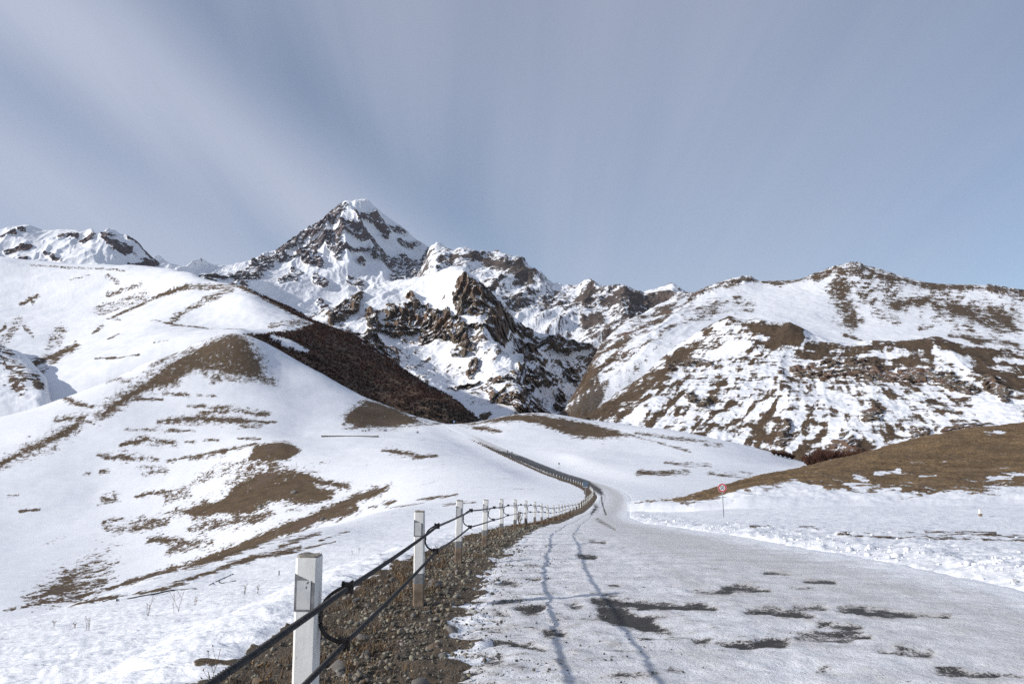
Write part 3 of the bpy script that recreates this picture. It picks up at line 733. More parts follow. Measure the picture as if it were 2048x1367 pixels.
# ---- near slope of the right-hand mountain
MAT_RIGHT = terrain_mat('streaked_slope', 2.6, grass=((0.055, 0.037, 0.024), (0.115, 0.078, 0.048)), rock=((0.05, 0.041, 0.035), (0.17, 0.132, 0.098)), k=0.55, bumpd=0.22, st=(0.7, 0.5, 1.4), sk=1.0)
rock_r1 = [(S,[(1590,738,8),(1640,736,14),(1700,735,16),(1760,742,15),(1820,745,13),(1860,748,12),(1900,760,14),(1950,778,8)],0,1), (P_,[(1305,690),(1330,652),(1350,640),(1362,655),(1365,675),(1340,690),(1310,700)],10,1), (P_,[(1240,715),(1270,690),(1300,678),(1305,700),(1270,712)],10,1),
           (S,[(1340,728,8),(1380,722,9),(1420,727,7)],0,1), (P_,[(1640,920),(1660,890),(1690,868),(1715,890),(1740,915),(1720,930)],16,1), (S,[(1565,880,12),(1575,850,8)],0,1), (S,[(1735,835,12),(1750,828,14)],0,1),
           (S,[(1830,855,12),(1850,850,10)],0,1), (S,[(1890,850,8),(1940,845,12),(1960,855,6)],0,1), (S,[(1980,765),(2010,790)],12,1), (S,[(1380,790),(1410,800)],10,.8), (S,[(1200,770,12),(1250,745,12)],0,.9)]
bare_r1 = [(P_,[(1455,638),(1500,638),(1560,647),(1600,650),(1612,668),(1605,695),(1560,702),(1520,690),(1540,672),(1490,655)],10,1), (S,[(1610,690,8),(1700,694,14),(1780,690,14),(1850,690,12),(1950,705,20),(2060,730,34)],0,1), (S,[(1600,700),(1700,722),(1860,715)],10,.5), (S,[(1960,740),(2060,770)],18,.6),
           (S,[(1420,655,8),(1370,690,14),(1320,745,18),(1250,795,20),(1170,838,14)],0,1), (S,[(1520,800,5),(1440,860,7)],0,.5), (S,[(1470,800,4),(1395,845,7)],0,.4), (S,[(1640,800,4),(1570,895,8)],0,.3), (S,[(1300,790,7),(1230,840,7)],0,.6), (S,[(1365,780,4),(1300,840,8)],0,.5), (S,[(1740,890,12),(1610,932,12)],0,.8), (S,[(1560,800,4),(1490,890,7)],0,.4), (S,[(1200,850),(1450,890),(1700,935)],8,.7), (S,[(1650,860),(1590,910)],9,.6), (S,[(1840,770),(1780,790)],7,.2), (S,[(1880,790),(1820,810)],7,.2), (S,[(1450,760),(1400,800)],6,.2)]
snow_r1 = [(S,[(1870,698,8),(1905,715,12),(1935,738,8)],0,1), (P_,[(1950,775),(2010,790),(2048,830),(2048,845),(1990,840),(1960,830),(1945,800)],12,1), (S,[(1400,668,8),(1340,705,6)],0,.8), (S,[(1990,715),(2048,722)],6,.8), (S,[(1720,712),(1790,708)],4,.6), (S,[(1610,665),(1740,688)],5,1), (S,[(1490,690),(1420,715)],10,.4)]
def shp_r1(px, py, X, Y, Z, s):
    R = patches(px, py, rock_r1)
    vis = sstep(0.2, 1.0, s)
    e1, d1 = X * 0.62 - Z * 0.78, X * 0.78 + Z * 0.62
    gul = ridged(e1 / 62, d1 / 420, o=4, seed=161)
    fb = fbm(X / 60, Y / 60, Z / 60, o=5, seed=164); fine = fbm(X / 9, Y / 9, Z / 9, o=4, seed=167)
    Z = Z + vis * (8 * (gul - .4) + 4 * fb + 1.0 * fine)
    rk = np.clip(R + 0.5 + fine, 0, 1) * sstep(-0.5, .1, R)
    col = ridged(X / 14, Y / 40, Z / 45, o=4, seed=171)
    X, Y, Z = toward(X, Y, Z, vis * rk * (5 + 16 * col))
    n = grid_normals(X, Y, Z)
    Bp = patches(px, py, bare_r1); Sn = patches(px, py, snow_r1)
    tl = 0.42 * fbm(e1 / 11, d1 / 85, Y / 200, o=4, seed=173) + 0.62 * fbm(e1 / 3.6, d1 / 30, Y / 80, o=4, seed=174)                       # gully streaks
    terr = fbm(X / 34, Y / 60, Z / 3.2, o=4, seed=176)                        # terracettes
    bl = fbm(X / 80, Y / 90, Z / 50, o=3, seed=179)
    low = sstep(690, 800, py)
    b = 0.43 + (0.30 + .16 * low) * tl + (0.24 - .10 * low) * terr + 0.14 * fine + 0.22 * fbm(X / 22, Y / 30, Z / 12, o=4, seed=181) + 0.15 * bl + 0.10 * (gul - .4)
    b = b + 0.38 * np.clip(Bp + .3, 0, 1.3) - 0.5 * np.clip(Sn + .4, 0, 1.4)
    b = np.where(rk > .15, b * (1 - rk) + rk * (1.0 + 0.3 * fine - 0.45 * sstep(.6, .9, n[..., 2])), b)
    return X, Y, Z, np.stack([b, np.clip(rk * 1.2 + .15 * sstep(.1, .4, fine), 0, 1), 0 * b], -1)
sheet('streaked_hillside', [
    [(1100, 960, 820), (1300, 980, 760), (1500, 1000, 660), (1700, 1010, 580), (2048, 1000, 540), (2400, 1000, 520)],
    [(1100, 880, 960), (1170, 842, 980), (1300, 870, 880), (1500, 905, 780), (1640, 930, 700), (1750, 920, 680), (2048, 860, 660), (2400, 850, 640)],
    [(1100, 870, 990), (1170, 840, 1020), (1230, 800, 1080), (1300, 790, 1020), (1500, 790, 950), (1700, 800, 880), (2048, 800, 800), (2400, 790, 780)],
    [(1100, 868, 1010), (1170, 838, 1050), (1230, 790, 1150), (1290, 750, 1200), (1340, 720, 1200), (1500, 715, 1130), (1600, 740, 1060), (1800, 745, 1010), (2048, 745, 960), (2400, 740, 920)],
    [(1100, 866, 1040), (1170, 837, 1080), (1230, 786, 1200), (1280, 755, 1290), (1330, 712, 1340), (1370, 680, 1360), (1400, 660, 1360), (1460, 638, 1340), (1500, 638, 1320), (1560, 647, 1290), (1600, 651, 1270), (1620, 662, 1260), (1680, 679, 1230), (1740, 687, 1210), (1800, 684, 1200), (1850, 680, 1190), (1900, 683, 1180), (1950, 690, 1160), (2048, 703, 1130), (2400, 740, 1080)],
    [(1100, 900, 1200), (1170, 860, 1250), (1300, 800, 1500), (1460, 720, 1600), (2048, 770, 1400), (2400, 800, 1350)]],
    1110, 2300, 600, [8, 110, 90, 70, 12], MAT_RIGHT, shp_r1)

# ---- upper right mountain
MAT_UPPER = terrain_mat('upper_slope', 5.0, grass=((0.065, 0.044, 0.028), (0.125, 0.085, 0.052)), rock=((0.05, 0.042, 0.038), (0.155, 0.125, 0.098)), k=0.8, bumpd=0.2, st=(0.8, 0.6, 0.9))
def shp_r2(px, py, X, Y, Z, s):
    vis = sstep(0.2, 1, s)
    left = 1 - sstep(1330, 1450, px + (py - 620) * .6)
    e1, d1 = X * 0.55 - Z * .83, X * .83 + Z * .55
    gul = ridged(e1 / 130, d1 / 700, o=4, seed=191)
    fb = fbm(X / 160, Y / 160, Z / 160, o=5, seed=194); fine = fbm(X / 22, Y / 22, Z / 22, o=4, seed=197)
    crestj = sstep(3.6, 4.0, s) * (1 - sstep(4, 4.3, s))
    rockj = patches(px, py, [(S,[(1690,532),(1720,532)],10,1), (S,[(1985,577),(2060,588)],14,1), (S,[(1380,590),(1500,558)],9,1), (S,[(1620,550),(1680,535)],6,.6)])
    Z = Z + vis * (left * (22 * (gul - .4) + 6 * fb) + 4 * fb + 0.8 * fine + np.clip(rockj + .6, 0, 1.6) * 8 * np.abs(fine))
    lst = [(S,[(1380,594,7),(1440,570,8),(1495,558,6)],0,.9), (S,[(1495,560,4),(1560,566,5),(1640,548,6)],0,.6), (S,[(1630,552,8),(1670,542,14),(1715,540,16),(1760,552,14),(1800,562,8)],0,.7), (S,[(1760,550,8),(1850,570,12),(1960,577,8)],0,.9), (S,[(1730,590),(1780,580)],22,.25), (S,[(1850,600),(1780,610)],14,-.1),
           (S,[(1980,577,8),(2060,590,16)],0,.9), (S,[(1370,640,10),(1420,615,12),(1500,612,8)],0,.1), (S,[(1840,655),(1865,652)],5,.8), (S,[(1750,625),(1790,640)],10,.2), (S,[(1690,670),(1750,690)],2.5,.8), (S,[(1680,565),(1700,640)],22,-.1), (S,[(1880,610),(2020,640)],26,-.1), (S,[(1960,650),(1980,680)],8,.0), (S,[(1470,597),(1482,595)],4,.8), (S,[(1900,670),(2030,690)],8,-.1)]
    B = patches(px, py, lst)
    tl = fbm(e1 / 16, d1 / 120, Y / 300, o=4, seed=201); terr = fbm(X / 45, Y / 120, Z / 8, o=4, seed=204)
    b = np.where(B > -1.4, 0.44 + .30 * B + .15 * terr + .24 * tl + .22 * fine, -.2 + .22 * (.6 * terr + tl + fine))
    b = np.maximum(b, left * (0.46 + .42 * tl + .22 * fine + .13 * fb + .1 * terr) + .35 * sstep(1230, 1170, px))
    n = grid_normals(X, Y, Z)
    rk = np.maximum(sstep(.1, .9, rockj), left * sstep(.1, .4, fb + fine + .2))
    return X, Y, Z, np.stack([b, rk, 0 * b], -1)
sheet('upper_right_mountain', [
    [(1100, 900, 1350), (1400, 820, 1500), (2048, 800, 1500), (2400, 800, 1500)],
    [(1100, 860, 1500), (1145, 800, 1600), (1200, 740, 1750), (1300, 720, 1800), (1460, 690, 1850), (1700, 715, 1800), (2048, 730, 1700), (2400, 740, 1650)],
    [(1100, 850, 1520), (1145, 795, 1640), (1200, 720, 1850), (1300, 672, 2000), (1400, 650, 2150), (1500, 640, 2250), (1700, 660, 2200), (1900, 670, 2100), (2048, 680, 2050), (2400, 690, 2000)],
    [(1100, 845, 1550), (1145, 792, 1680), (1200, 705, 1950), (1300, 640, 2250), (1400, 610, 2500), (1500, 600, 2600), (1700, 600, 2600), (1900, 620, 2500), (2048, 630, 2450), (2400, 640, 2400)],
    [(1100, 842, 1580), (1145, 790, 1720), (1170, 740, 1850), (1200, 697, 2050), (1240, 660, 2300), (1300, 622, 2650), (1340, 600, 2850), (1365, 588, 2950), (1385, 590, 3000), (1400, 583, 3000), (1440, 566, 3000), (1490, 556, 3000), (1530, 565, 3000), (1590, 561, 3000), (1640, 546, 3000), (1690, 531, 3000), (1710, 528, 3000), (1740, 536, 3000), (1800, 554, 3000), (1850, 566, 3000), (1900, 570, 2980), (1960, 573, 2950), (2020, 580, 2900), (2048, 585, 2900), (2400, 620, 2800)],
    [(1100, 900, 1800), (1365, 680, 3600), (1700, 640, 4000), (2400, 720, 3800)]],
    1105, 2300, 560, [8, 60, 70, 90, 12], MAT_UPPER, shp_r2)

# ---- the crag in the middle
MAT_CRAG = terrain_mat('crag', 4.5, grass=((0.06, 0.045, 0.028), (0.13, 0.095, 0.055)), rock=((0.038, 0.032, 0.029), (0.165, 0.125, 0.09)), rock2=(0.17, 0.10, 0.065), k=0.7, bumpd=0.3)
rock_l3 = [(P_,[(656,626),(700,602),(724,594),(716,622),(690,637),(660,640)],8,1), (S,[(738,622,7),(748,650,12)],0,1), (S,[(782,618,8),(785,650,13)],0,1), (P_,[(780,658),(798,625),(830,606),(850,604),(882,616),(886,640),(880,660),(840,655),(800,665)],9,1),
   (P_,[(843,640),(858,612),(876,618),(886,655),(892,684),(838,682)],9,1), (S,[(893,618,8),(900,650,10),(910,680,8)],0,1), (P_,[(908,590),(920,560),(935,552),(955,572),(978,602),(994,634),(960,632),(938,622),(914,626)],10,1), (P_,[(940,655),(985,640),(1014,655),(1014,684),(975,668)],9,1),
   (S,[(1045,690,10),(1085,680,9),(1125,690,11),(1178,684,9)],0,1), (S,[(985,760,9),(1030,750,12)],0,.9), (S,[(1060,758,12),(1100,765,14)],0,1), (S,[(1005,798,10),(1060,805,15),(1095,830,10)],0,1), (S,[(898,768,3),(925,760,5),(958,750,3)],0,1), (S,[(905,705,6),(925,708,6)],0,.9), (S,[(1120,800,10),(1140,840,12)],0,.9),
   (S,[(820,590),(830,600)],6,.5), (S,[(975,600,8),(1010,645,8),(1060,665,7)],0,.9), (S,[(1060,715,10),(1085,725,8)],0,.9), (S,[(940,735),(950,720)],6,.6), (S,[(1130,730,8),(1150,760,8)],0,.6), (S,[(700,665,10),(760,690,10),(790,720,8)],0,.45), (S,[(925,690),(945,700)],5,.4), (S,[(970,775),(985,790)],7,.7), (S,[(910,640),(925,670)],10,.8)]
snow_l3 = [(S,[(790,680,8),(870,700,12),(930,720,8)],0,.6), (S,[(980,820),(1000,835)],14,.6), (S,[(850,560),(910,560)],10,1), (S,[(700,640),(770,665)],8,.5), (S,[(1015,700,6),(1040,740,6)],0,.7), (S,[(940,640),(1000,700)],4,.6), (S,[(1010,690),(1030,660)],9,.5), (S,[(1110,705,8),(1180,700,6)],0,.7), (S,[(895,580,8),(905,610,4)],0,.8), (S,[(880,770),(930,830)],20,.4), (S,[(1080,780),(1120,790)],6,.3)]
def shp_l3(px, py, X, Y, Z, s):
    vis = sstep(0.2, 1, s)
    R = patches(px, py, rock_l3); Sn = patches(px, py, snow_l3)
    fb = fbm(X / 150, Y / 150, Z / 150, o=5, seed=211); fine = fbm(X / 26, Y / 26, Z / 26, o=5, seed=214)
    e1, d1 = X * 0.6 - Z * .8, X * .8 + Z * .6
    gul = ridged(e1 / 150, d1 / 520, Y / 600, o=5, seed=217)
    Z = Z + vis * (46 * (gul - .4) + 12 * fb + 2.4 * fine) * (1 - 0.6 * sstep(3.5, 4, s))
    rk = sstep(-.3, .2, R + 0.45 * fine)
    col = ridged(X / 34, Y / 70, Z / 150, o=5, seed=221)
    X, Y, Z = toward(X, Y, Z, vis * rk * (12 + 62 * col))
    n = grid_normals(X, Y, Z)
    tl = fbm(e1 / 15, d1 / 90, Y / 300, o=4, seed=223); f2 = fbm(X / 9, Y / 9, Z / 9, o=3, seed=224)
    b = 0.33 + .34 * tl + .24 * fine + .30 * f2 + .25 * (gul - .4) + 0.45 * sstep(.62, .35, n[..., 2]) - 0.45 * np.clip(Sn + .4, 0, 1.4)
    b = b - 0.25 * sstep(640, 600, py)
    b = np.where(rk > .1, b * (1 - rk) + rk * (0.95 + .3 * fine - .55 * sstep(.5, .8, n[..., 2])), b)
    grassy = sstep(.1, .6, fb + .3)
    return X, Y, Z, np.stack([b, np.maximum(rk, 1 - grassy), 0 * b], -1)
sheet('crag', [
    [(560, 720, 1700), (700, 800, 1600), (850, 900, 1400), (1000, 930, 1200), (1150, 930, 1150), (1260, 930, 1150)],
    [(560, 680, 2000), (660, 665, 2150), (760, 735, 1900), (850, 795, 1650), (920, 835, 1430), (1000, 850, 1330), (1060, 850, 1300), (1130, 855, 1380), (1170, 850, 1500), (1260, 850, 1600)],
    [(560, 660, 2150), (640, 648, 2350), (720, 665, 2350), (780, 690, 2300), (850, 715, 2200), (920, 738, 2050), (965, 742, 1950), (1000, 748, 1800), (1030, 765, 1680), (1062, 792, 1660), (1095, 790, 1930), (1130, 788, 2230), (1200, 790, 2350), (1260, 790, 2400)],
    [(560, 652, 2300), (640, 636, 2600), (700, 632, 2650), (760, 640, 2620), (850, 655, 2560), (905, 655, 2400), (940, 662, 2300), (985, 690, 2180), (1020, 700, 2350), (1055, 705, 2620), (1100, 712, 2740), (1170, 735, 2760), (1260, 760, 2700)],
    [(560, 648, 2500), (640, 630, 2750), (660, 622, 2800), (700, 600, 2950), (760, 580, 3100), (820, 561, 3200), (870, 548, 3200), (905, 541, 3120), (925, 540, 3050), (945, 553, 3060), (970, 575, 3100), (1000, 601, 3120), (1030, 640, 3080), (1060, 659, 3000), (1100, 667, 2900), (1150, 679, 2850), (1185, 690, 2800), (1205, 705, 2780), (1260, 760, 2700)],
    [(560, 720, 2900), (700, 680, 3500), (900, 640, 4100), (1100, 740, 3500), (1260, 830, 3100)]],
    600, 1250, 520, [8, 120, 100, 110, 12], MAT_CRAG, shp_l3)

# ---- rocky ridge behind the crag
MAT_RIDGE = terrain_mat('rocky_ridge', 8.0, grass=((0.07, 0.052, 0.038), (0.12, 0.09, 0.065)), rock=((0.036, 0.031, 0.032), (0.125, 0.10, 0.088)), rock2=(0.12, 0.085, 0.07), k=0.6, bumpd=0.3)
def shp_l2(px, py, X, Y, Z, s):
    vis = sstep(0.2, 1, s)
    fb = fbm(X / 330, Y / 330, Z / 330, o=5, seed=231); fine = fbm(X / 50, Y / 50, Z / 50, o=5, seed=234)
    e1, d1 = X * 0.55 - Z * .83, X * .83 + Z * .55
    gul = ridged(e1 / 260, d1 / 900, Y / 1500, o=5, seed=237)
    jag = sstep(1.75, 2, s) * (1 - sstep(2, 2.3, s)) * patches(px, py, [(S,[(880,520),(1070,545)],25,1)], -1.5).clip(0, 1)
    Z = Z + vis * (115 * (gul - .4) + 26 * fb + 6 * fine) * (1 - .75 * sstep(1.6, 2, s)) + jag * 60 * ridged(X / 60, Y / 200, o=3, seed=239)
    n = grid_normals(X, Y, Z)
    R = patches(px, py, [(S,[(905,520,8),(940,515,9),(1000,530,14),(1050,550,10)],0,1), (S,[(880,520),(900,530)],7,.8), (S,[(1160,585),(1180,575)],8,.9), (S,[(1020,545),(1060,560)],14,.5), (S,[(1100,590),(1180,600)],14,.1), (S,[(1200,640,10),(1170,640,10)],0,.8), (S,[(1000,590),(1130,610)],16,.0), (S,[(1230,585),(1290,590)],5,.4), (S,[(1210,600),(1330,590)],9,.4)])
    tl = fbm(e1 / 40, d1 / 200, Y / 600, o=4, seed=243); f2 = fbm(X / 22, Y / 22, Z / 22, o=3, seed=244)
    b = 0.32 + .34 * tl + .2 * fine + .26 * f2 + .3 * sstep(.7, .4, n[..., 2]) + .5 * np.clip(R + .4, 0, 1.4) + .25 * sstep(1100, 1300, px) 
    return X, Y, Z, np.stack([b, 0.8 + 0 * b, 0 * b], -1)
sheet('rocky_ridge', [
    [(780, 660, 3600), (1000, 720, 3500), (1200, 780, 3000), (1420, 720, 3300)],
    [(780, 680, 4500), (840, 610, 4500), (900, 590, 4600), (1000, 610, 4500), (1100, 640, 4200), (1200, 680, 3700), (1300, 650, 3900), (1420, 640, 4000)],
    [(780, 640, 7000), (820, 590, 7000), (845, 545, 6900), (860, 515, 6800), (872, 502, 6700), (885, 506, 6600), (905, 513, 6500), (930, 505, 6400), (950, 513, 6400), (965, 518, 6300), (985, 518, 6300), (1000, 514, 6200), (1020, 518, 6200), (1040, 530, 6100), (1065, 549, 6000), (1090, 561, 5900), (1120, 571, 5800), (1155, 574, 5600), (1170, 568, 5600), (1185, 573, 5600), (1200, 577, 5500), (1225, 575, 5500), (1245, 573, 5400), (1270, 581, 5400), (1290, 587, 5300), (1320, 592, 5200), (1420, 610, 5000)],
    [(780, 700, 8500), (860, 600, 8500), (1000, 600, 7500), (1420, 680, 6000)]],
    800, 1420, 420, [30, 200, 12], MAT_RIDGE, shp_l2)

# ---- far white peak seen over the ridge
def shp_fp(px, py, X, Y, Z, s):
    fine = fbm(X / 120, Y / 120, Z / 120, o=5, seed=251)
    Z = Z + sstep(.2, 1, s) * (40 * fine + 50 * (ridged(X / 350, Z / 700, o=4, seed=254) - .4)) * (1 - .6 * sstep(.7, 1, s))
    n = grid_normals(X, Y, Z)
    b = .1 + .8 * fine + .2 * sstep(.6, .3, n[..., 2])
    return X, Y, Z, np.stack([b, 1 + 0 * b, 0 * b], -1)
sheet('far_white_peak', [
    [(1230, 660, 7500), (1480, 660, 7500)],
    [(1230, 600, 9500), (1280, 588, 9500), (1300, 582, 9500), (1320, 578, 9500), (1345, 573, 9500), (1358, 580, 9500), (1370, 588, 9500), (1420, 600, 9500), (1480, 610, 9500)],
    [(1230, 660, 11000), (1480, 660, 11000)]], 1240, 1470, 130, [50, 8], MAT_RIDGE, shp_fp)

# ---- the high volcano
MAT_PEAK = terrain_mat('high_peak', 14.0, grass=((0.055, 0.045, 0.043), (0.10, 0.08, 0.075)), rock=((0.048, 0.040, 0.046), (0.13, 0.103, 0.104)), rock2=(0.13, 0.085, 0.08), k=0.6, bumpd=0.35)
rock_pk = [(S,[(692,408,5),(678,420,8),(665,434,8),(640,455,6),(618,472,5),(585,492,5),(555,508,4)],0,1), (S,[(678,442,5),(700,452,12),(724,468,10),(736,480,5)],0,1), (S,[(600,503,6),(620,497,8),(650,478,13),(680,466,11),(692,450,7)],0,1), (S,[(673,480,6),(675,508,8)],0,1),
  (S,[(726,424,5),(752,432,8),(768,452,9),(775,470,6)],0,1), (S,[(714,428),(722,440)],5,1), (S,[(780,446,4),(812,461,5)],0,.7), (S,[(740,470,5),(760,500,6),(785,520,7),(806,542,7)],0,.9), (S,[(750,512),(800,540)],6,.7), (P_,[(788,508),(845,528),(852,552),(806,550)],10,.25), (P_,[(843,525),(857,502),(869,510),(869,530),(850,540)],5,1),
  (S,[(785,552),(818,557)],5,.8), (S,[(698,562),(722,573)],6,1), (S,[(630,512,5),(640,530,7)],0,1), (S,[(606,515),(622,525)],6,.5), (S,[(720,518),(726,524)],5,.9), (S,[(395,563,4),(450,556,6),(500,547,10),(540,525,9),(560,512,5)],0,.6), (S,[(470,580,8),(505,550,10)],0,.6), (S,[(655,495),(740,500)],4,.3), (S,[(560,520),(600,510)],6,.6), (S,[(800,480),(835,490)],6,.15),
  (S,[(560,560),(600,545)],5,.2), (S,[(630,560),(650,570)],6,.3), (S,[(585,535),(592,560)],4,.3), (S,[(640,600),(652,612)],6,.4)]
def shp_pk(px, py, X, Y, Z, s):
    vis = sstep(0.2, 1, s)
    R = patches(px, py, rock_pk)
    fb = fbm(X / 700, Y / 700, Z / 700, o=5, seed=261); fine = fbm(X / 90, Y / 90, Z / 90, o=5, seed=264); f2 = fbm(X / 36, Y / 36, Z / 36, o=3, seed=265)
    side = np.where(px < 700, 1, -1)
    gul = ridged((X + Z * .5) / 330, Y / 2500, Z / 1600, o=5, seed=267)
    rk = sstep(-.3, .2, R + .4 * fine + .3 * f2)
    Z = Z + vis * ((14 + 24 * sstep(2.6, 3.3, s)) * fb + (60 + 65 * sstep(2.4, 3.2, s)) * (gul - .4) + (3 + 6 * sstep(2.4, 3.2, s)) * fine) * (1 - .8 * sstep(3.5, 4, s))
    X, Y, Z = toward(X, Y, Z, vis * rk * (25 + 110 * ridged(X / 95, Y / 300, Z / 260, o=5, seed=271)) * (1 - .5 * sstep(3.6, 4, s)))
    n = grid_normals(X, Y, Z)
    b = -0.04 + .22 * fine + .22 * f2 + .25 * (gul - .4) + .22 * sstep(.62, .40, n[..., 2])
    b = b * (1 - rk) + rk * (0.88 + .3 * fine + .3 * f2 - .5 * sstep(.55, .85, n[..., 2]))
    cap = stroke(px, py, [(700,404,6),(725,405,12),(760,425,9),(800,452,8),(840,485,9)])
    b = b - .9 * np.clip(cap + .2, 0, 1) * (R < .3)
    return X, Y, Z, np.stack([b, 1 + 0 * b, 0 * b], -1)
sheet('high_peak', [
    [(200, 640, 4200), (480, 680, 3600), (700, 690, 3800), (1000, 640, 4500)],
    [(200, 570, 5600), (330, 570, 5200), (420, 572, 4400), (500, 590, 4600), (560, 625, 4500), (640, 635, 4700), (720, 610, 5000), (780, 590, 5500), (900, 580, 6000), (1000, 580, 6200)],
    [(200, 550, 6200), (330, 548, 6000), (420, 552, 5600), (500, 548, 6000), (560, 560, 6000), (640, 570, 6200), (700, 575, 6400), (760, 560, 7000), (830, 553, 7700), (900, 550, 7500), (1000, 550, 7500)],
    [(200, 540, 6800), (330, 538, 6800), (420, 542, 6700), (500, 531, 7100), (560, 522, 7400), (620, 505, 7600), (690, 500, 7500), (740, 510, 8000), (800, 515, 8700), (850, 520, 9100), (900, 525, 9100), (1000, 535, 8600)],
    [(200, 536, 7400), (280, 534, 7400), (320, 532, 7400), (350, 531, 7400), (400, 535, 7400), (440, 531, 7500), (470, 528, 7700), (500, 522, 8000), (530, 516, 8300), (550, 510, 8500), (585, 490, 8700), (612, 470, 8900), (640, 450, 9100), (668, 425, 9300), (680, 415, 9350), (692, 406, 9400), (703, 407, 9400), (712, 403, 9450), (725, 402, 9550), (745, 411, 9800), (770, 430, 10000), (800, 452, 10100), (830, 476, 10100), (850, 491, 10000), (875, 500, 9900), (900, 506, 9200), (1000, 530, 9200)],
    [(200, 600, 9000), (500, 580, 9500), (720, 480, 11500), (1000, 600, 11000)]],
    250, 960, 560, [10, 70, 90, 120, 12], MAT_PEAK, shp_pk)

# ---- left distant range
def shp_lr(px, py, X, Y, Z, s):
    vis = sstep(.2, 1, s)
    fine = fbm(X / 70, Y / 70, Z / 70, o=5, seed=281); fb = fbm(X / 380, Y / 380, Z / 380, o=4, seed=284)
    gul = ridged((X + .7 * Z) / 300, Y / 1500, Z / 1200, o=4, seed=287)
    Z = Z + vis * (80 * (gul - .4) + 20 * fb + 4 * fine) * (1 - .85 * sstep(1.5, 2, s))
    R = patches(px, py, [(S,[(205,476,5),(225,490,7),(258,506,6)],0,1), (S,[(258,529,4),(312,529,7)],0,1), (S,[(255,479,3),(278,492,4),(300,515,4),(316,526,4)],0,.8), (S,[(118,464),(156,467)],3.5,.9), (S,[(163,478,6),(186,468,5)],0,.6), (S,[(36,458),(50,457)],2.5,1), (S,[(10,500,4),(60,490,4)],0,.3), (S,[(35,522),(50,520)],5,.8), (S,[(0,474),(30,466)],3,.5), (S,[(205,472),(225,472)],4,1), (S,[(90,510),(120,526)],4,.2)])
    f2 = fbm(X / 30, Y / 30, Z / 30, o=3, seed=293)
    rk = sstep(-.3, .2, R + .35 * fine + .45 * f2)
    X, Y, Z = toward(X, Y, Z, vis * rk * 60 * ridged(X / 90, Z / 160, o=4, seed=291))
    n = grid_normals(X, Y, Z)
    b = (-.05 + .55 * fine + .22 * sstep(.6, .35, n[..., 2])) * (1 - rk) + rk * (.9 + .6 * fine)
    return X, Y, Z, np.stack([b, 1 + 0 * b, 0 * b], -1)
sheet('left_distant_range', [
    [(-300, 620, 3400), (350, 640, 3400)],
    [(-300, 545, 4600), (0, 540, 4600), (100, 545, 4600), (200, 545, 4600), (260, 540, 5000), (350, 545, 5300)],
    [(-300, 480, 6000), (-60, 476, 6000), (0, 468, 6000), (35, 459, 6000), (50, 457, 6000), (62, 460, 6000), (85, 466, 6000), (105, 465, 6000), (120, 463, 6000), (150, 464, 6000), (165, 468, 5950), (182, 463, 5950), (195, 472, 5900), (205, 471, 5900), (217, 466, 5900), (222, 470, 5880), (228, 468, 5880), (240, 473, 5850), (252, 473, 5850), (268, 484, 5800), (278, 493, 5750), (290, 508, 5700), (305, 519, 5650), (316, 529, 5600), (330, 545, 5600), (350, 560, 5600)],
    [(-300, 560, 7500), (350, 640, 6500)]],
    -300, 345, 400, [12, 130, 10], MAT_PEAK, shp_lr)

# ================================================================== OBJECTS
def thing(name, label, cat, loc=(0, 0, 0), rot=(0, 0, 0), group=None):
    o = bpy.data.objects.new(name, None)
    o.empty_display_size = 0.1
    COL.objects.link(o)
    o.location = loc; o.rotation_euler = rot
    o['label'] = label; o['category'] = cat
    if group: o['group'] = group
    return o
def copy_thing(root):
    r = root.copy(); COL.objects.link(r)
    for ch in root.children:
        c = ch.copy(); COL.objects.link(c); c.parent = r
        for g in ch.children:
            d_ = g.copy(); COL.objects.link(d_); d_.parent = c
    return r
def bm_mesh(name, bm, smooth=False):
    me = bpy.data.meshes.new(name)
    bmesh.ops.recalc_face_normals(bm, faces=bm.faces)
    bm.to_mesh(me); bm.free()
    if smooth:
        for p in me.polygons: p.use_smooth = True
    return me
def bm_box(bm, c, size, bevel=0.0):
    r = bmesh.ops.create_cube(bm, size=1.0)
    for v in r['verts']:
        v.co = Vector((c[0] + v.co.x * size[0], c[1] + v.co.y * size[1], c[2] + v.co.z * size[2]))
    if bevel:
        es = list({e for v in r['verts'] for e in v.link_edges})
        bmesh.ops.bevel(bm, geom=es, offset=bevel, segments=1, affect='EDGES')
